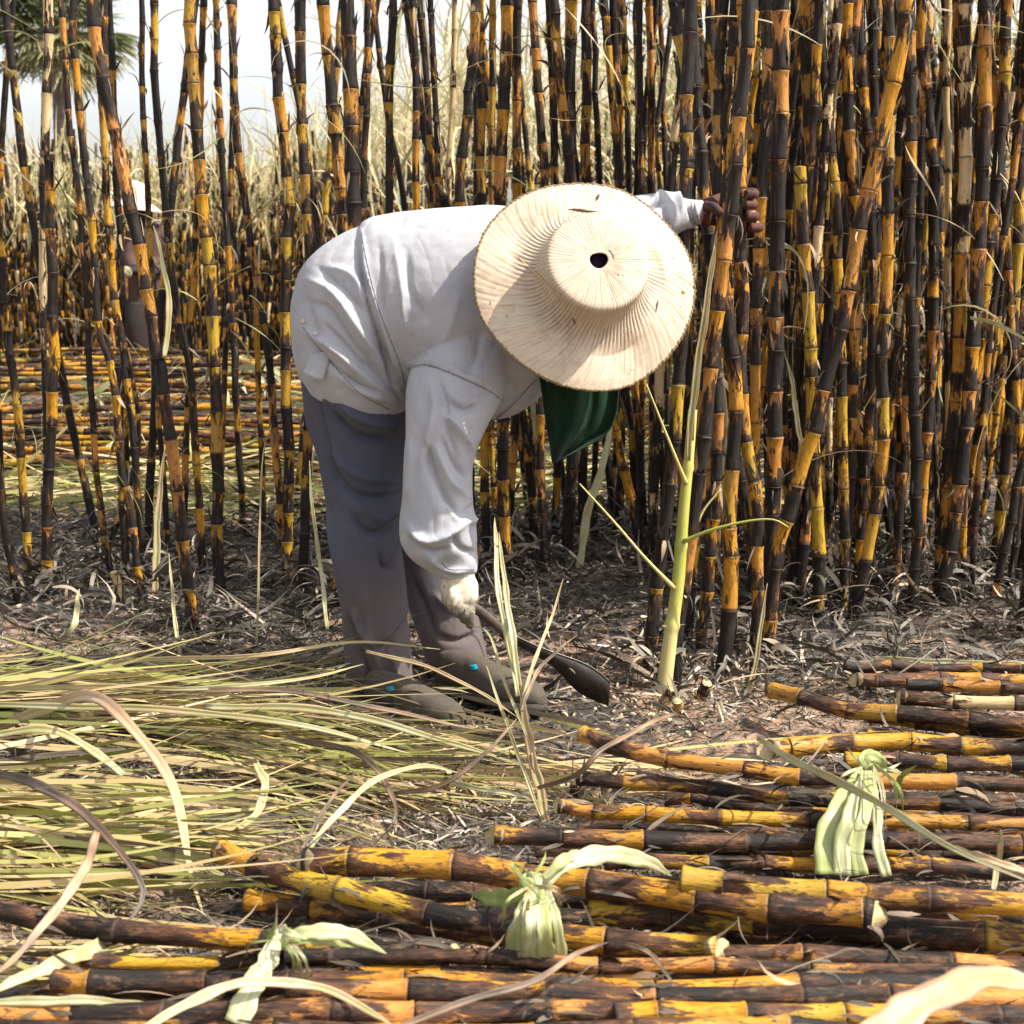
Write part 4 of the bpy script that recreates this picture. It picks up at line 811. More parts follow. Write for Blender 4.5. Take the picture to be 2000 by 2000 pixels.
tie('leaf_tie', 'creased whitish leaf tie wrapped over the pile at the bottom left', (540, 1840), (545, 1835), 18, [
 ([(545,1815,.17),(520,1880,.16),(490,1935,.15),(462,2000,.12)],52,.97,[(0,.5),(.4,.8),(1,1)]), ([(540,1870,.16),(500,1905,.16),(440,1935,.14)],24,.9,TIP),
 ([(550,1835,.18),(600,1822,.19),(680,1825,.18),(755,1862,.14)],34,.85,TIP), ([(548,1842,.18),(610,1835,.18),(690,1850,.15)],20,.45,TIP), ([(548,1810,.18),(560,1820,.2),(600,1835,.19)],22,.95,TIP), ([(535,1850,.15),(525,1835,.17),(540,1800,.2)],14,.1,TIP), ([(538,1830,.2),(540,1790,.23),(541,1765,.25)],4,.9,TIP)], .09)
for i, (px, py, Y, lab) in enumerate([(430,740,9.3,'left'),(60,890,7.4,'x'),(190,770,9.0,'x'),(270,890,7.4,'x'),(530,830,8.2,'x'),(500,720,9.6,'x')]):
    c = P(px, py, Y); B = np.repeat(c[None], 7, 0); a = np.linspace(0, 6, 7); D = np.stack([np.cos(a), -.4+0*a, .2+.5*np.sin(a)], 1)
    V, F, at = blades(B-c, D, np.full(7, .22), np.full(7, .05), np.full(7, 1.3), .2, 8, r=np.full(7, .85), seed=60+i)
    tag(link('leaf_tie', mesh('leaf_tie', V, [F], M_TIE, at), None, c), 'small pale leaf tie on the cleared strip, '+['nearest the worker\'s back on the far bundle','at the far left of the nearer bundle','below and left of the distant worker','below the distant worker on the nearer bundle','right beside the trousers','on the far bundle beside the shirt hem'][i], 'leaf tie', 'leaf ties on the cleared strip')

# stumps of cut cane
for i, (px, py, h, rp) in enumerate([(1325,1378,.05,11),(1302,1360,.06,9),(866,1545,.08,9),(885,1560,.05,8),(1290,1330,.08,10),(925,1558,.05,8),(545,1395,.05,9),(1120,1555,.06,9),(1180,1570,.09,9),(1370,1350,.06,12),(290,1560,.04,8),(230,1185,.12,9)]):
    b = atz(px, py, 0); b[2] = gz(b[0], b[1])-.01; D = b[1]
    make_cane('cane_stump', [b, b+np.array([.004, 0, h*.5]), b+np.array([random.uniform(-.02, .02), -.01, h])], rp*D/FPX, 'pale split cane stump '+['at the foot of the green stalk','just left of the green stalk foot','between leaf heap and big bundle','beside the split stump by the leaf heap','touching the green stalk base','behind the seedling foot, right of the heap','standing out of the cut leaf heap','at the left ends of the tied bundle','under the upper cane of the tied bundle','right of the green stalk foot','in the bare patch of the left heap','under the left standing canes'][i], 'cane stump', 'cut cane stumps', seed=1500+i, m=12, ext=.9, pale=.8 if i % 3 else .3, cut1=True, L=.06, sheath=.5)

# ------------------------------------------------------------------ palm
def palm():
    Y = 60.0; top = P(108, 55, Y); t = empty('sugar_palm', (top[0], Y, 0), 'tall fan palm with grey trunk rising beyond the field at the left', 'palm tree')
    o0 = np.array(t.location); z = np.linspace(0, top[2], 60); C = np.stack([top[0]+.25*np.sin(z*.25)-.2, Y+0*z, z], 1)-o0
    R = .36-.012*z*.9+.012*np.sin(z*14); V, F, T = tube(C, np.clip(R, .22, 1), 18)
    link('trunk', mesh('trunk', V, [F, T], simple('palm_bark', (.09, .07, .055), (.22, .18, .14), 3, .9, bump=.03)), t)
    g = np.random.default_rng(3); Bs, Ds, Ls, Ws, dr, R0 = [], [], [], [], [], []
    pet = []
    c = np.array([C[-1][0], 0, top[2]])
    for i in range(76):
        az = g.uniform(0, 6.28); el = math.asin(g.uniform(-.8, .98)); d = np.array([math.cos(az)*math.cos(el), math.sin(az)*math.cos(el), math.sin(el)])
        pl = g.uniform(1.2, 2.1); hub = c+d*pl; pet.append(tube(np.stack([c, c+d*pl*.5, hub]), [.05, .035, .025], 6))
        s = np.cross(d, [0, 0, 1.]); s /= np.linalg.norm(s); up = np.cross(s, d)
        n = 30; ph = np.linspace(-2.2, 2.2, n); old = el < -.25
        for q in ph:
            dd = d*math.cos(q)+s*math.sin(q)+up*.18*math.cos(q*2); Bs.append(hub); Ds.append(dd); Ls.append(g.uniform(1.25, 1.7)*(1-.12*abs(q)/2.2)); Ws.append(.12); dr.append(g.uniform(.3, .9)); R0.append(np.clip(g.normal(.25 if not old else .6, .15), 0, 1))
    V, F, a = blades(np.array(Bs), np.array(Ds), np.array(Ls), np.array(Ws), np.array(dr), .1, 6, r=np.array(R0), seed=4)
    pm = leaf_material('palm_leaf', [(0, (.05, .08, .022)), (.3, (.12, .16, .05)), (.6, (.26, .25, .11)), (1, (.48, .38, .22))], .1, .6, .2, 0)
    link('crown', mesh('crown', V, [F], pm, a), t); V, F, T = join(pet)
    link('petioles', mesh('petioles', V, [F, T], pm, {'rnd': np.full(len(V), .6), 'lp': V}), t)
palm()

# ------------------------------------------------------------------ worker
M_SHIRT = cloth_material('shirt_cloth', (.345, .355, .40), (.44, .445, .475), (.20, .18, .17), .25)
M_TROUS = cloth_material('trouser_cloth', (.058, .063, .092), (.085, .09, .122), (.17, .13, .11), .25, dust=((.135, .105, .095), .05, .40))
M_SHOE = cloth_material('shoe_canvas', (.06, .05, .04), (.105, .088, .07), (.03, .024, .02), .7)
M_SKIN = simple('skin', (.22, .10, .06), (.30, .15, .09), 30, .5, bump=.001)
M_GLOVE = cloth_material('glove_knit', (.62, .54, .42), (.74, .66, .54), (.035, .028, .024), .75, dust=((.03, .024, .02), .245, .30, .12))
M_DGLOVE = simple('sooty_glove', (.014, .010, .009), (.11, .024, .011), 16, .8, bump=.002)
M_GREENCLOTH = cloth_material('green_cloth', (.004, .018, .009), (.008, .034, .016), (.05, .08, .05), .12)
W = empty('person', (P(760, 1380, 3.6)[0], 3.6, 0), 'bent over worker in pale shirt, dark trousers and wide straw hat cutting cane', 'person')
W0 = np.array(W.location)
def seg_dist(X, Y, pl):
    best = np.full(len(X), 1e9); along = np.zeros(len(X)); pl = np.asarray(pl, float); L = np.r_[0, np.cumsum(np.linalg.norm(np.diff(pl, axis=0), axis=1))]
    side = np.zeros(len(X))
    for i in range(len(pl)-1):
        a, b = pl[i], pl[i+1]; d = b-a; l2 = d@d; t = np.clip(((X-a[0])*d[0]+(Y-a[1])*d[1])/l2, 0, 1)
        dx, dy = X-a[0]-t*d[0], Y-a[1]-t*d[1]; q = np.hypot(dx, dy); k = q < best; best[k] = q[k]; along[k] = (L[i]+t[k]*math.sqrt(l2))/L[-1]
        side[k] = np.sign(d[0]*dy[k]-d[1]*dx[k])
    return best, along, side
def sculpt(V, N, folds, amp=1.0):
    X, Y = proj(V); view = V-CO; view /= np.linalg.norm(view, axis=1, keepdims=True); fac = np.clip(-(N*view).sum(1)*2.2+.25, 0, 1)
    disp = np.zeros(len(V))
    for pts, wd, a in folds:
        p = smoothpath(np.c_[np.asarray(pts, float), np.zeros(len(pts))], 12)[:, :2]
        d, al, sd = seg_dist(X, Y, p); tp = np.clip(np.minimum(al, 1-al)*4+.15, 0, 1)*np.where((al <= 0) | (al >= 1), np.exp(-(d/wd)**2), 1)
        sharp = np.where(sd > 0, 1.0, .55)      # one flank steeper than the other
        disp += a*tp*np.exp(-(d/(wd*.85*sharp)+.02)**1.45)
    return V+N*(disp*fac*amp)[:, None]
def wrinkle(V, N, s, amp, seed=0):
    g = np.random.default_rng(seed); d = np.zeros(len(V))
    for _ in range(14):
        k = g.normal(0, 1, 3); k *= s/np.linalg.norm(k)*g.uniform(.6, 1.8); d += np.sin(V@k+g.uniform(0, 6.28)+1.5*np.sin(V@(k[[1, 2, 0]]*.5)))
    return V+N*(d/14*amp*2)[:, None]
# sections: (cx,cy,hx,hy,Y,b[,skewY])
low = loft([(690,790,96,38,3.62,.14),(688,735,112,36,3.61,.165),(688,690,118,44,3.61,.18),(697,640,124,62,3.61,.185),(722,600,118,95,3.60,.18),(760,590,72,140,3.60,.175),(800,595,40,155,3.60,.16)], 40)
upper = loft([(752,596,46,158,3.595,.165),(775,590,42,166,3.59,.182),(830,594,26,180,3.58,.185),(900,605,8,197,3.56,.18),(960,612,2,207,3.55,.165),(1020,608,-4,197,3.55,.15),(1075,590,-8,172,3.55,.13),(1120,560,-10,120,3.55,.10),(1150,540,-5,60,3.55,.06)], 44)
nearsl = loft([(930,650,85,-20,3.50,.10),(900,720,100,-8,3.44,.10),(884,790,92,-2,3.40,.098),(868,850,76,0,3.38,.09),(856,910,68,0,3.37,.085),(855,965,69,0,3.36,.085),(855,1015,74,0,3.36,.088),(858,1055,74,-6,3.36,.085),(868,1082,64,-10,3.37,.07),(884,1106,50,-8,3.37,.054),(893,1124,38,-4,3.37,.045)], 32, 80)
farsl = loft([(1080,520,20,90,3.62,.10),(1160,480,10,78,3.68,.09),(1220,452,6,64,3.73,.08),(1270,432,-2,54,3.77,.07),(1310,425,-6,42,3.80,.055),(1345,420,-8,31,3.82,.042),(1366,417,-9,28,3.83,.036)], 30, 60)
m2, V, N = remesh([low, upper, nearsl, farsl], .0044, 6)
SF = [  # (polyline px, width px, amplitude m)
 ([(707,450),(728,560),(760,660),(795,770)],9,.007),([(697,470),(716,580),(748,680),(783,790)],6,-.010),
 ([(600,545),(650,570),(700,640),(755,720)],13,.007),([(590,590),(640,600),(690,670),(770,760)],12,-.007),
 ([(620,520),(670,560),(720,620)],10,-.005),([(585,640),(650,680),(720,740),(790,790)],12,.007),([(630,630),(690,690),(760,770)],10,-.007),
 ([(640,520),(690,540),(730,600)],12,.005),([(595,560),(600,600),(625,660)],12,-.004),([(600,660),(650,715),(700,750),(740,765)],8,-.006),
 ([(650,720),(700,760),(760,785)],9,.006),([(705,700),(730,725),(775,770)],7,-.008),([(690,680),(740,740),(790,770)],8,.005),
 ([(740,470),(745,560),(742,620)],14,-.004),([(770,470),(785,560),(790,650)],12,.004),([(795,490),(800,560),(830,620)],12,-.004),([(830,620),(835,650),(840,700)],14,.004),
 ([(795,722),(830,712),(880,728),(950,760),(980,780)],3,-.0035),([(795,712),(840,703),(890,720),(960,752)],7,.003),
 ([(950,830),(1000,790),(1050,740)],3,-.0035),([(985,720),(1010,760),(1000,790)],6,-.003),
 ([(845,745),(850,800),(835,860),(820,920)],12,.007),([(850,730),(870,780),(880,850),(895,900)],12,-.006),([(875,780),(905,800),(935,790)],10,-.007),
 ([(860,800),(900,840),(925,880)],10,.007),([(825,850),(850,920),(880,990),(905,1015)],14,-.009),([(860,850),(885,900),(915,940)],12,-.007),([(850,870),(880,940),(915,970)],10,.007),
 ([(900,1010),(930,980),(925,940)],9,-.007),([(905,1020),(930,1010),(930,970)],8,.006),([(795,1020),(830,1055),(880,1040),(920,1000)],13,.010),([(800,1050),(840,1078),(880,1070)],10,-.008),
 ([(880,1040),(900,1070),(930,1080)],9,-.006),([(830,1080),(870,1110),(915,1115)],9,.006),([(850,1105),(890,1125),(930,1120)],6,-.006),
 ([(800,850),(805,900),(795,980)],12,.004),([(870,980),(890,1010),(900,1020)],8,.005),
 ([(940,640),(930,700),(900,740)],25,-.006),([(900,560),(880,640),(850,690)],25,.004),([(1000,560),(980,650),(940,720)],25,-.004),
 ([(1270,395),(1290,380),(1320,385),(1330,410)],8,.010),([(1260,420),(1280,400),(1300,395)],8,-.009),([(1300,400),(1303,430),(1310,460)],7,-.007),([(1240,400),(1262,440),(1290,480)],10,.006),
 ([(1345,398),(1350,420),(1356,445)],4,-.006),([(1355,396),(1360,420),(1367,442)],4,.005),
]
V = sculpt(V, N, SF, 2.0); V = wrinkle(V, N, 34, .0012, 1); V = wrinkle(V, N, 75, .0007, 11)
X, Y_ = proj(V)
SH = link('shirt', finish(m2, V-W0, M_SHIRT, 'shirt'), W)
# trousers
nl = loft([(690,700,100,30,3.62,.15),(690,760,100,20,3.62,.155),(702,830,98,4,3.62,.135),(708,900,84,0,3.61,.118),(712,980,74,0,3.59,.105),(716,1060,70,0,3.57,.098),(724,1130,68,0,3.56,.095),(732,1200,64,0,3.56,.09),(738,1270,66,0,3.57,.088),(742,1325,66,6,3.58,.085),(744,1342,64,6,3.58,.082)], 34, 90)
fl = loft([(740,720,90,20,3.68,.13),(770,850,90,0,3.74,.13),(800,950,82,0,3.76,.12),(825,1050,74,0,3.77,.105),(845,1130,68,0,3.76,.098),(868,1200,64,-4,3.74,.09),(888,1265,58,-8,3.72,.082),(898,1300,54,-8,3.72,.08)], 30, 80)
m2, V, N = remesh([nl, fl], .0048, 4)
TF = [([(590,720),(610,850),(640,1000),(665,1150)],10,.005),([(600,700),(630,830),(660,960)],12,-.006),([(640,800),(700,850),(780,860)],12,-.008),([(660,790),(720,825),(790,835)],10,.007),
 ([(640,900),(690,960),(760,970),(790,955)],12,-.008),([(650,880),(700,930),(780,940)],10,.007),([(680,1000),(730,1040),(785,1010)],12,-.007),([(690,980),(740,1015),(785,990)],9,.006),
 ([(740,1080),(760,1110),(785,1060)],10,-.007),([(715,1150),(720,1230),(738,1300)],9,.006),([(690,1190),(715,1240),(735,1255)],8,.008),([(680,1200),(700,1250),(735,1270)],8,-.006),
 ([(735,1260),(775,1210),(790,1170)],8,.008),([(745,1270),(785,1230),(795,1190)],8,-.008),([(700,1260),(715,1300),(725,1340)],10,-.007),([(760,1270),(770,1310),(775,1340)],9,.006),
 ([(850,1160),(880,1190),(920,1180)],9,.007),([(850,1240),(890,1250),(930,1235)],8,-.006),([(800,1120),(830,1180),(850,1240)],10,-.006)]
V = sculpt(V, N, TF, 2.7); V = wrinkle(V, N, 28, .0022, 2)
link('trousers', finish(m2, V-W0, M_TROUS, 'trousers'), W)
# body: continuous figure under the clothes
HN = np.array([.185, -.90, .40]); HN /= np.linalg.norm(HN)
hatc = P(1150, 541, 3.31)
headc = hatc-HN*.085; FDIR = np.array([-.05, -.30, -.95]); FDIR -= HN*(FDIR@HN); FDIR /= np.linalg.norm(FDIR); SDIR = np.cross(HN, FDIR)
def hp(f, s, n): return headc+FDIR*f+SDIR*s+HN*n
def eb(c, rf, rs, rn):
    V, F, T = ball((0, 0, 0), 1, 14); return c+V[:, :1]*FDIR*rf+V[:, 1:2]*SDIR*rs+V[:, 2:]*HN*rn, F, T
neckb = P(1060, 590, 3.55)
def hand_tubes(pl, r):  # finger list of 3D polylines
    return [tube(smoothpath(np.array(p), 12), np.linspace(r, r*.82, 12), 10) for p in pl]
torso = [loft([(700,700,70,20,3.62,.10),(720,640,70,50,3.62,.12),(790,600,20,110,3.60,.11),(900,600,4,125,3.57,.11),(1000,590,0,130,3.56,.11),(1070,570,0,90,3.55,.08)], 24)]
legs = [tube(smoothpath(np.array([P(700,740,3.62),P(712,980,3.59),P(735,1200,3.57),P(745,1350,3.59)]), 24), np.linspace(.085, .04, 24), 14), tube(smoothpath(np.array([P(740,740,3.7),P(825,1050,3.77),P(885,1260,3.72),P(900,1325,3.70)]), 24), np.linspace(.08, .04, 24), 14)]
arms = [tube(smoothpath(np.array([P(950,690,3.50),P(865,860,3.39),P(858,1010,3.37),P(895,1130,3.375)]), 24), np.linspace(.055, .027, 24), 14), tube(smoothpath(np.array([P(1080,510,3.6),P(1220,460,3.73),P(1310,425,3.80),P(1372,415,3.83)]), 24), np.linspace(.05, .024, 24), 14)]
head = [eb(headc, .088, .074, .098), eb(hp(.05, 0, -.07), .045, .05, .05), tube(np.stack([neckb, headc-HN*.06]), [.06, .055], 16), eb(hp(.098, 0, -.015), .018, .011, .022), eb(hp(.0, .074, -.01), .018, .012, .03), eb(hp(.0, -.074, -.01), .018, .012, .03), eb(hp(.088, 0, -.05), .012, .025, .008)]
def gripL():  # near hand: fist closed round the machete handle
    c = P(900, 1163, 3.365); a = P(878, 1150, 3.37); b = P(925, 1195, 3.40); ax = (b-a)/np.linalg.norm(b-a); parts = [tube(np.stack([P(895,1120,3.37), P(897,1142,3.365), P(900,1172,3.358), P(902,1186,3.36)]), [.030, .040, .038, .026], 16, True, .75)]
    up = np.array([0, 0, 1.]); sd = np.cross(ax, [0, 1, 0]); sd /= np.linalg.norm(sd)
    for k in range(4):
        o = c+ax*(-.03+.021*k)+np.array([0, 0, -.012]); r = .0108-.0006*abs(k-1.3)
        pl = [o+np.array([0, -.004, .022]), o+np.array([.002, -.026, .006]), o+np.array([0, -.028, -.018]), o+np.array([0, -.010, -.033]), o+np.array([0, .010, -.028])]
        parts += hand_tubes([pl], r)
    parts += hand_tubes([[P(885,1140,3.375), P(872,1160,3.385), P(876,1180,3.40), P(892,1192,3.405)]], .011)
    return parts
def gripR():
    parts = [tube(np.stack([P(1366,416,3.83), P(1378,414,3.825), P(1392,418,3.82)]), [.025, .034, .033], 16, True, .6)]
    for k in range(4):   # fingers pass behind the held canes and come back round them on the right
        y = 377+22*k; x = 1470+3*k-(4 if k in (1, 2) else 0)
        pl = [P(1386,398+10*k,3.85), P(1405,388+15*k,3.895), P(1450,y,3.885), P(x+3,y,3.845), P(x,y+2,3.805), P(x-14,y+2,3.80)]
        parts += hand_tubes([pl], .0125)
    parts += hand_tubes([[P(1378,404,3.81), P(1392,404,3.785), P(1402,412,3.775), P(1408,418,3.77)]], .012)
    return parts
m2, V, N = remesh(torso+legs+arms+head+gripL()+gripR(), .0048, 2)
link('body', finish(m2, V-W0, M_SKIN, 'body'), W)
def infl(parts, vox, amt, mat, name, sm=2):
    m2, V, N = remesh(parts, vox, sm); V = V+N*amt; V = wrinkle(V, N, 90, .0008, 5); o = link(name, finish(m2, V-W0, mat, name), W); return o
tag(infl(gripL()+[tube(np.stack([P(894,1118,3.37), P(897,1136,3.37)]), [.036, .034], 16)], .0030, .0022, M_GLOVE, 'glove'), 'dirty cream knitted glove')
tag(infl(gripR(), .0028, .0016, M_DGLOVE, 'glove'), 'soot black and rust red glove')
# pocket flap, buttons
def patch(name, poly, mat, par, off, thick=.003, n=10):
    """a small cloth piece: bilinear patch between 4 px corners (px,py,Y)"""
    c = [P(*p) for p in poly]; u = np.linspace(0, 1, n); U, Vv = np.meshgrid(u, u); U = U[..., None]; Vv = Vv[..., None]
    G = (1-U)*(1-Vv)*c[0]+U*(1-Vv)*c[1]+U*Vv*c[2]+(1-U)*Vv*c[3]; G[..., 1] -= .012*np.sin(U[..., 0]*3.1)*off
    me = mesh(name, G.reshape(-1, 3)-W0, [grid_faces(n, n, False)], mat); o = link(name, me, W); s = o.modifiers.new('t', 'SOLIDIFY'); s.thickness = thick; return o
fp = patch('pocket_flap', [(612,690,3.425),(656,680,3.415),(634,742,3.405),(598,728,3.415)], M_SHIRT, W, 1.0)
M_BTN = simple('button', (.5, .42, .33), (.6, .52, .42), 40, .4)
for px, py, Y in ((594,628,3.455),(617,722,3.398),(617,655,3.43)):
    V, F, T = ball(P(px, py, Y), (.0048, .0022, .0048), 8); link('button', mesh('button', V-W0, [F, T], M_BTN), W)
# snap the flap and buttons onto the shirt surface later (ray cast)
def cast(o, px, py, off=.002):
    """where the line of sight at this photo pixel meets the object, lifted off its surface"""
    r = ray(px, py); M = o.matrix_world.inverted(); a = M @ Vector(CO.tolist()); d = (M.to_3x3() @ Vector(r.tolist())).normalized()
    ok, loc, nrm, _ = o.ray_cast(a, d)
    if not ok: return None
    if nrm.dot(d) > 0: nrm = -nrm
    return np.array(o.matrix_world @ (loc+nrm*off))
# shoes
def shoe(heel, toe, Ylift, hgt, wd, name):
    a = atz(*heel, 0.0); b = atz(*toe, 0.0); d = b-a; L = np.linalg.norm(d); d /= L; s = np.array([-d[1], d[0], 0]); n = 26; u = np.linspace(0, 1, n); m = 24
    w_ = np.interp(u, [0, .04, .15, .35, .6, .8, .93, 1], [.30, .62, .78, .74, .98, .95, .68, .28])*wd
    h_ = np.interp(u, [0, .03, .12, .3, .42, .6, .8, .94, 1], [.45, .62, .68, .68, .64, .54, .45, .34, .15])*hgt
    ang = np.linspace(0, 2*np.pi, m, endpoint=False); ca, sa = np.cos(ang), np.sin(ang)
    Z = np.where(sa > 0, abs(sa)**.75, -.0)[None]*h_[:, None]+.014; X = np.sign(ca)*abs(ca)**.7
    V = a+d*(u*L)[:, None, None]+s*(X[None]*w_[:, None])[..., None]+np.array([0, 0, 1.])*Z[..., None]
    nn = n*m; V = np.vstack([V.reshape(-1, 3), V[0].mean(0), V[-1].mean(0)]); j = np.arange(m)
    T = np.vstack([np.stack([(j+1) % m, j, np.full(m, nn)], 1), np.stack([(n-1)*m+j, (n-1)*m+(j+1) % m, np.full(m, nn+1)], 1)])
    o = link('shoe', mesh('shoe', V-W0, [grid_faces(n, m), T], M_SHOE), W)
    w2 = w_*1.07; ring = np.vstack([a+d*(u*L)[:, None]+s*w2[:, None], (a+d*(u*L)[:, None]-s*w2[:, None])[::-1]]); k = len(ring)
    Vs = np.vstack([ring+[0, 0, -.004], ring+[0, 0, .018], [a+d*L/2+np.array([0, 0, .018])], [a+d*L/2+np.array([0, 0, -.004])]]); j = np.arange(k)
    so_ = link('sole', mesh('sole', Vs-W0, [np.stack([j, (j+1) % k, k+(j+1) % k, k+j], 1), np.vstack([np.stack([k+j, k+(j+1) % k, np.full(k, 2*k)], 1), np.stack([(j+1) % k, j, np.full(k, 2*k+1)], 1)])], simple('rubber_sole', (.03, .026, .022), (.07, .06, .05), 30, .8), smooth=False), o)
shoe((722,1372),(905,1428),0,.105,.046,'n'); shoe((860,1338),(1062,1388),0,.12,.048,'f')
for px, py, Y in ((764,1345,3.485),(926,1303,3.655)):
    c = P(px, py, Y); bpy.context.view_layer.update(); Y = min([h_[1] for h_ in (cast(o_, px, py, .004) for o_ in W.children if o_.name.startswith(('shoe', 'trousers'))) if h_ is not None] or [Y])-.003; a = patch('sock_tag', [(px-9,py-4,Y),(px+3,py-6,Y),(px+7,py+3,Y),(px-4,py+5,Y)], simple('teal_cloth', (.0, .22, .36), (.0, .30, .45), 20, .7), W, .2)
# green cloth hanging from the head
def cloth():
    rows = [((1040,640),(1190,640)),((1046,700),(1206,720)),((1055,750),(1208,775)),((1062,800),(1203,812)),((1070,850),(1180,852)),((1080,905),(1092,902))]
    n, m = 46, 50; R = []
    A = smoothpath(np.array([(*r[0], 0) for r in rows], float), n); B = smoothpath(np.array([(*r[1], 0) for r in rows], float), n)
    V = []
    for i in range(n):
        for j in range(m):
            u = j/(m-1); v = i/(n-1); x = A[i, 0]*(1-u)+B[i, 0]*u; y = A[i, 1]*(1-u)+B[i, 1]*u
            Y = 3.42+.016*math.sin(u*9+v*1.5)*(.4+v)+.008*math.sin(u*21+2*v)+.03*u
            V.append(P(x, y, Y))
    o = link('neck_cloth', mesh('neck_cloth', np.array(V)-W0, [grid_faces(n, m, False)], M_GREENCLOTH), W); s = o.modifiers.new('t', 'SOLIDIFY'); s.thickness = .0022
    hem = np.array([P(x, y, 3.44) for x, y in ((1083,904),(1130,884),(1175,856),(1200,822))]); 
cloth()
# hat
def hat():
    nr, na = 110, 480; prof = [(.0185, .1175), (.05, .1200), (.085, .1195), (.102, .1170), (.1085, .1120), (.1095, .106), (.109, .085), (.112, .060), (.120, .040), (.136, .024), (.158, .014), (.19, .006), (.22, -.002), (.240, -.010)]
    pr = smoothpath(np.array([(a, b, 0) for a, b in prof]), nr); r, h = pr[:, 0], pr[:, 1]
    ph = np.linspace(0, 2*np.pi, na, endpoint=False); Rr, PH = np.meshgrid(r, ph, indexing='ij'); Hh = np.repeat(h[:, None], na, 1)
    U = np.cross([0, 0, 1.], HN); U /= np.linalg.norm(U); Vv = np.cross(HN, U)   # U right-ish, Vv up-ish in picture
    tw = PH+np.clip((Rr-.10)/.14, 0, 1)*.35
    wallw = np.exp(-((Rr-.125)/.026)**2); brim = np.clip((Rr-.12)/.05, 0, 1)
    pl = np.abs(np.sin(tw*46+.8*np.sin(PH*5))); pl2 = np.abs(np.sin(tw*23+1.3*np.sin(PH*3)))
    irr = .45+.75*np.abs(np.sin(PH*6.5+2*np.sin(PH*4+1)))*np.abs(np.sin(PH*2.5+.7)); Hh = Hh-irr*(1-pl)**3*(.0012+.0065*wallw*(Hh < .10))-(1-pl2)**6*.0016*brim
    Rr2 = Rr*(1+.010*np.sin(PH*2+1)*brim+.006*np.sin(PH*5+2)*brim+.0022*np.sin(PH*46)*brim*(Rr > .235)); Hh = Hh+brim**2*(.011*np.sin(PH*2+.6)+.005*np.sin(PH*3+2)+.003*np.sin(PH*7))
    Rr2 = Rr2*(1-.02*(1-pl)*wallw*(Rr > .106))
    Rr2 = Rr2*np.where(r[:, None] < .03, 1+.08*np.sin(PH*2+1)+.05*np.sin(PH*3), 1)
    V = hatc-HN*.0+U*(Rr2*np.cos(PH))[..., None]+Vv*(Rr2*np.sin(PH))[..., None]+HN*(Hh-.03)[..., None]
    V = V.reshape(-1, 3)
    m, t, n, b = newmat('palm_leaf_hat'); k = NB(t)
    hc = k.attr('hc', 'Vector')      # (radius, twisted angle, raw angle)
    sx = n.new('ShaderNodeSeparateXYZ'); k.L(hc, sx.inputs[0]); cmb = n.new('ShaderNodeCombineXYZ'); k.L(k.m('MULTIPLY', sx.outputs[0], 9), cmb.inputs[0]); k.L(k.m('MULTIPLY', sx.outputs[1], 26), cmb.inputs[1])
    ln = k.noise(cmb.outputs[0], 1, 4, .75); tc = n.new('ShaderNodeTexCoord').outputs['Object']
    cmb2 = n.new('ShaderNodeCombineXYZ'); k.L(k.m('MULTIPLY', sx.outputs[0], 30), cmb2.inputs[0]); k.L(k.m('MULTIPLY', sx.outputs[1], 70), cmb2.inputs[1]); ln2 = k.noise(cmb2.outputs[0], 1, 3, .6)
    base = k.mix(k.noise(tc, 14, 4, .6), (.46, .37, .275), (.60, .50, .39))
    sw = k.m('ABSOLUTE', k.m('SINE', k.m('MULTIPLY', sx.outputs[1], 23))); seam_fold = k.mr(sw, .0, .07, 1, 0); seam_fold = k.m('MULTIPLY', seam_fold, k.mr(k.noise(tc, 20, 2), .48, .58))
    c = k.mix(k.m('MULTIPLY', seam_fold, .9), base, (.20, .10, .045)); c = k.mix(k.mr(ln, .55, .66, 0, .7), c, (.27, .15, .075)); c = k.mix(k.mr(ln2, .62, .70, 0, .7), c, (.18, .10, .05))
    c = k.mix(k.mr(k.noise(tc, 11, 5, .75), .50, .68, 0, .65), c, (.33, .215, .125)); sp = k.noise(tc, 70, 3, .6); c = k.mix(k.mr(sp, .69, .73, 0, .85), c, (.09, .05, .03)); c = k.mix(k.mr(k.noise(tc, 24, 3, .7), .62, .72, 0, .35), c, (.40, .22, .13))
    k.L(c, b.inputs['Base Color']); b.inputs['Roughness'].default_value = .6; k.L(k.bump(k.m('ADD', ln, k.m('MULTIPLY', seam_fold, -.8)), .0015, .7), b.inputs['Normal'])
    hcv = np.stack([np.repeat(r[:, None], na, 1), tw, PH], -1).reshape(-1, 3)
    # doubled at the wrap: angles run 0..2pi so the seam of the texture falls on one leaf
    o = link('hat', mesh('hat', V-W0, [grid_faces(nr, na)], m, {'hc': hcv}), W); s = o.modifiers.new('t', 'SOLIDIFY'); s.thickness = .0018; s.offset = -1
    rim = V.reshape(nr, na, 3)[-1]; rim = np.vstack([rim, rim[:1]])
    rr = .0028+.0014*(np.abs(np.sin(np.arange(len(rim))*.9)) > .8)
    T, Uu, Ww = frames(rim); a = np.linspace(0, 6.283, 8, endpoint=False); Vr = rim[:, None]+rr[:, None, None]*(np.cos(a)[None, :, None]*Uu[:, None]+np.sin(a)[None, :, None]*Ww[:, None])
    link('brim_binding', mesh('brim_binding', Vr.reshape(-1, 3)-W0, [grid_faces(len(rim), 8)], simple('binding', (.10, .07, .03), (.26, .18, .09), 120, .8)), o)
    # dark lining seen through the hole
    V, F, T = ball((0, 0, 0), 1, 12); V = hatc+HN*.045+U*V[:, :1]*.05+Vv*V[:, 1:2]*.05+HN*V[:, 2:]*.01
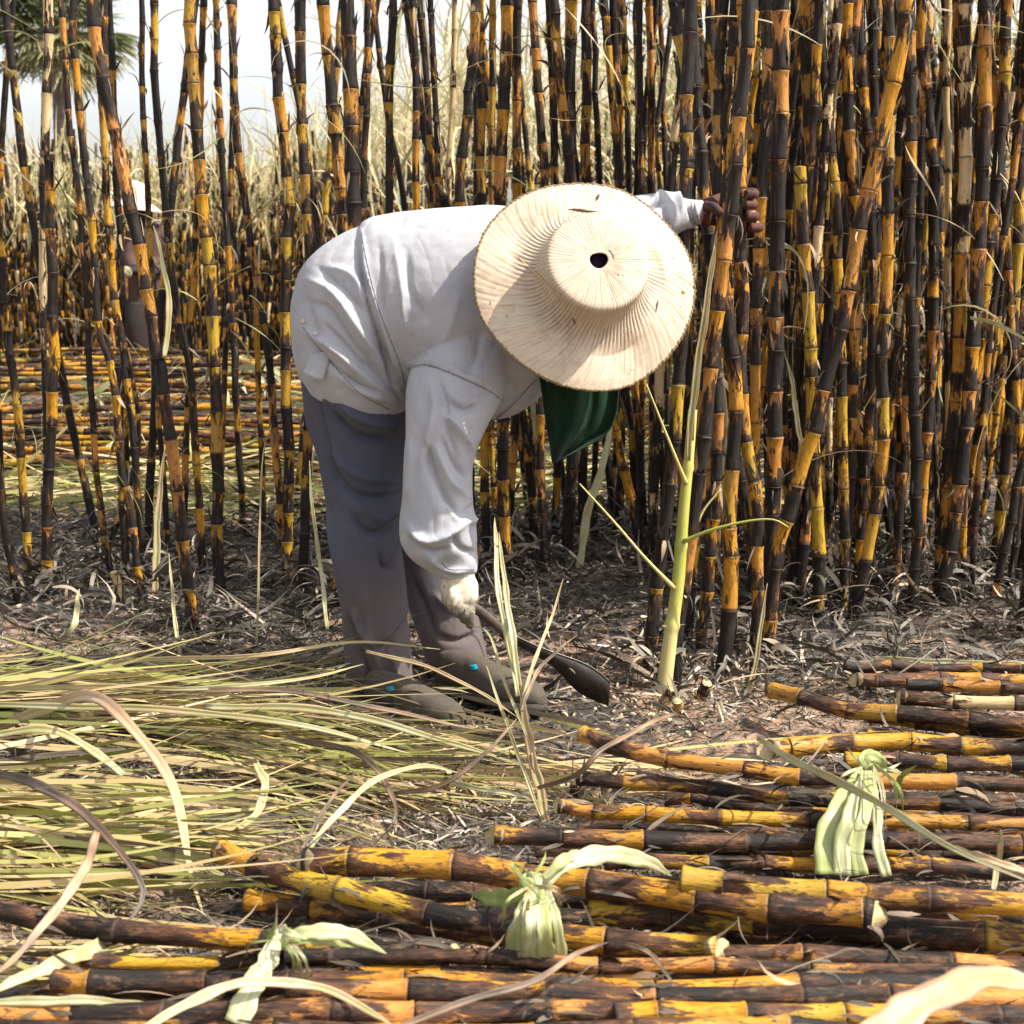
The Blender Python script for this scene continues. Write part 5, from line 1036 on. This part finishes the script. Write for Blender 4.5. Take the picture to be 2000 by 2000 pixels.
    link('lining', mesh('lining', V-W0, [F, T], simple('lining', (.02, .012, .03), (.05, .02, .06), 30, .9)), o)
    # bits of straw lying on the brim
    for px0, py0, px1, py1, wd in ((1108,410,1170,416,6),(1010,500,1095,575,5),(1170,380,1166,392,6),(1330,565,1338,575,5),(1285,585,1280,610,3),(1120,620,1124,634,3)):
        pts = []
        for q in np.linspace(0, 1, 6):
            px, py = px0+(px1-px0)*q, py0+(py1-py0)*q; rr_ = ray(px, py); 
            d2 = np.array([rr_/np.linalg.norm(rr_)]); Yv = V0 = None
            Vh = HATV; X, Y2 = proj(Vh) if False else (None, None)
            pts.append((px, py))
        BITS.append((pts, wd))
    return o, V
BITS = []; HATV = None
HAT, _ = hat()
bpy.context.view_layer.update()
for pts, wd in BITS:
    q = [cast(HAT, x, y, .003) for x, y in pts]
    if any(v is None for v in q): continue
    V, F, T = tube(np.array(q), np.array([.2, .7, 1, .9, .6, .2])*wd*.5*3.33/FPX, 6, True, .5)
    o = link('straw_bit', mesh('straw_bit', V-np.array(q[0]), [F, T], simple('bit', (.07, .04, .02) if wd != 5 else (.45, .28, .14), (.16, .09, .05) if wd != 5 else (.55, .38, .2), 90, .8)), None, q[0])
    tag(o, f'small dry plant scrap lying on the straw hat, {["long dark one above the crown","long tan one left of the crown","dark fleck near the top rim","tan one near the right rim","short dark one near the right rim","tiny dark one below the crown"][BITS.index((pts, wd))]}', 'plant scrap', 'scraps on the hat')
M_SEAM_FOLD = simple('seam_fold_line', (.13, .12, .13), (.26, .25, .27), 200, .9)
for pl in ([(795,722),(830,712),(880,728),(950,760),(982,782)], [(952,832),(1000,792),(1046,742)], [(706,452),(714,500),(728,560),(742,610),(762,662),(782,715),(794,765)], [(592,640),(640,700),(700,765),(760,800)], [(862,1098),(880,1112),(926,1112)], [(1350,396),(1353,418),(1361,444)], [(1357,396),(1360,418),(1368,442)]):  # third path is the back fold edge, its shadow line drawn as a dark tube
    q = [cast(SH, x, y, .0004) for x, y, _ in smoothpath(np.c_[np.array(pl, float), np.zeros(len(pl))], 60)]; q = [v for v in q if v is not None]
    if len(q) < 8: continue
    q = np.array(q); k = np.r_[True, np.linalg.norm(np.diff(q, axis=0), axis=1) < .03]; q = q[k]
    V, F, T = tube(q, .0011+.0005*np.sin(np.arange(len(q))*2.2), 6); link('seam_fold', mesh('seam_fold', V-W0, [F, T], M_SEAM_FOLD), SH)
# push flap and buttons to the shirt surface
for o in list(W.children):
    if o.name.startswith(('pocket_flap', 'button', 'sock_tag')):
        me = o.data; n = len(me.vertices); V = np.zeros(n*3); me.vertices.foreach_get('co', V); V = V.reshape(-1, 3)+W0; c = V.mean(0)
        if o.name.startswith('sock_tag'): continue
        cx, cy = proj(c[None]); h = cast(SH, float(cx[0]), float(cy[0]), .004 if not o.name.startswith('pocket') else .010)
        if h is not None: V = V+(h-c); me.vertices.foreach_set('co', (V-W0).astype(np.float32).ravel()); me.update()

# machete
def machete():
    t = empty('machete', P(890, 1165, 3.39), 'dark curved machete held in the cream glove, its tip at the ground', 'machete'); o0 = np.array(t.location)
    C = smoothpath(np.array([P(872,1140,3.37), P(900,1168,3.385), P(945,1200,3.40), P(992,1240,3.42)]), 16); V, F, T = tube(C-o0, [.011, .013, .0125, .012, .0115, .0115, .0115, .0115, .012, .012, .012, .012, .0115, .011, .0105, .008], 14, True, .75)
    link('handle', mesh('handle', V, [F, T], simple('handle_wood', (.03, .02, .016), (.085, .06, .048), 40, .6, bump=.001)), t)
    top = smoothpath(np.array([(985,1228,0),(1010,1243,0),(1066,1268,0),(1134,1292,0),(1168,1311,0),(1192,1332,0)], float), 30); bot = smoothpath(np.array([(975,1243,0),(1000,1256,0),(1040,1275,0),(1085,1306,0),(1130,1352,0),(1188,1380,0)], float), 30)
    V = []
    for i in range(30):
        Y = 3.41+.07*i/29
        for q, (a, b) in ((0, (1, 0)), (1, (.6, .4)), (2, (0, 1))):
            x = top[i, 0]*a+bot[i, 0]*b; y = top[i, 1]*a+bot[i, 1]*b; V.append(P(x, y, Y+.01*(q == 2)))
    V2, F2, T2 = tube(np.array(V)[0::3]+np.array([0, -.0012, 0])-o0, .0011, 6); link('spine_edge', mesh('spine_edge', V2, [F2, T2], simple('light_steel', (.16, .13, .11), (.34, .29, .25), 80, .4, .6)), t)  # thin lighter tube along the blade's top edge
    me = mesh('blade', np.array(V)-o0, [grid_faces(30, 3, False)], simple('blade_steel', (.010, .008, .007), (.04, .03, .026), 60, .6, .3, .001), smooth=False); o = link('blade', me, t); s = o.modifiers.new('t', 'SOLIDIFY'); s.thickness = .002; s.offset = 0
machete()

# ------------------------------------------------------------------ distant worker
def distant():
    Y = 12.7; D = empty('person', (P(290, 730, Y)[0], Y, 0), 'distant standing worker in pink straw hat and brown jacket among the canes', 'person'); o0 = np.array(D.location)
    md = simple('dark_cloth', (.012, .010, .014), (.03, .024, .03), 8, .9); mb = simple('brown_jacket', (.055, .026, .022), (.10, .048, .04), 6, .9); ms = simple('dark_skirt', (.012, .009, .010), (.035, .02, .018), 6, .9)
    leg = [loft([(268,600,16,0,Y,.07),(272,670,13,0,Y,.06),(276,735,10,0,Y,.05)], 14), loft([(300,600,16,0,Y+.05,.07),(302,670,13,0,Y+.05,.06),(304,735,10,0,Y+.05,.05)], 14)]
    tor = loft([(285,620,36,0,Y,.12),(283,560,32,0,Y,.11),(285,500,34,0,Y,.11),(288,455,32,0,Y,.10),(285,440,14,0,Y,.06)], 24)
    hd = ball(P(280, 420, Y), (.075, .09, .10), 12); arm = [tube(smoothpath(np.array([P(262,455,Y-.02), P(256,500,Y-.08), P(262,528,Y-.18), P(250,525,Y-.25)]), 14), np.linspace(.05, .035, 14), 12), tube(smoothpath(np.array([P(315,455,Y), P(324,505,Y-.03), P(300,530,Y-.15), P(275,530,Y-.24)]), 14), np.linspace(.055, .038, 14), 12)]
    m2, V, N = remesh(leg+[tor, hd]+arm, .014, 2); link('body', finish(m2, V-o0, md, 'body'), D)
    jk = [loft([(288,600,36,0,Y,.15),(286,560,34,0,Y,.135),(287,500,36,0,Y,.13),(289,460,34,0,Y,.12),(287,445,18,0,Y,.08)], 24), tube(smoothpath(np.array([P(315,455,Y), P(324,505,Y-.03), P(303,528,Y-.14)]), 14), np.linspace(.068, .05, 14), 12), tube(smoothpath(np.array([P(262,455,Y-.02), P(254,500,Y-.08), P(262,526,Y-.17)]), 14), np.linspace(.068, .05, 14), 12)]
    m2, V, N = remesh(jk, .014, 2); V = wrinkle(V, N, 16, .008, 4); link('jacket', finish(m2, V-o0, mb, 'jacket'), D)
    sk = [loft([(272,590,30,0,Y-.03,.15),(266,630,30,0,Y-.05,.16),(268,670,26,0,Y-.04,.14),(278,705,18,0,Y,.10)], 20)]
    m2, V, N = remesh(sk, .014, 2); link('skirt', finish(m2, V-o0, ms, 'skirt'), D)
    gl = ball(P(246, 532, Y-.28), (.05, .045, .05), 12); g2 = [tube(np.stack([P(236,524+6*k,Y-.3), P(230,530+6*k,Y-.33), P(238,538+5*k,Y-.35)]), .014, 8) for k in range(4)]
    m2, V, N = remesh([gl]+g2, .008, 1); link('glove', finish(m2, V-o0, simple('olive_glove', (.10, .09, .02), (.5, .45, .3), 22, .8), 'glove'), D)
    c = P(270, 405, Y); ph = np.linspace(0, 6.283, 48, endpoint=False); pr = [(0, .175), (.06, .172), (.082, .155), (.088, .10), (.095, .03), (.12, .01), (.17, -.01), (.215, -.045)]
    q = smoothpath(np.array([(a, b, 0) for a, b in pr]), 40); V = np.stack([q[:, :1]*np.cos(ph), q[:, :1]*np.sin(ph), np.repeat(q[:, 1:2], 48, 1)+.002*np.sin(q[:, :1]*400)], -1); V[..., 2] -= V[..., 0]*.12; c = c+np.array([-.03, 0, .03])
    o = link('hat', mesh('hat', V.reshape(-1, 3)+c-o0, [grid_faces(40, 48)], simple('pink_straw', (.62, .40, .33), (.76, .56, .48), 40, .8, bump=.003)), D); s = o.modifiers.new('t', 'SOLIDIFY'); s.thickness = .004
    V, F, T = ball(P(305, 438, Y-.03), (.04, .03, .016), 8); link('scarf', mesh('scarf', V-o0, [F, T], simple('violet', (.05, .015, .13), (.09, .03, .2), 20, .9)), D)
distant()

# wood chips thrown by the blade
g = np.random.default_rng(99); n = 260
c = atz(1290, 1370, 0); x = g.normal(c[0], .14, n); y = g.normal(c[1], .14, n); z = gz(x, y)+.012+np.where(g.random(n) < .15, g.uniform(0, .3, n), 0)
V, F, a = blades(np.stack([x, y, z], 1), g.normal(0, 1, (n, 3))*[1, 1, .3], g.uniform(.006, .03, n), g.uniform(.003, .009, n), g.uniform(0, 1, n), .3, 4, r=g.uniform(.6, 1, n), seed=2)
tag(link('wood_chips', mesh('wood_chips', V, [F], M_STRAW, a)), 'pale cane chips scattered at the foot of the green stalk', 'chips', kind='stuff')
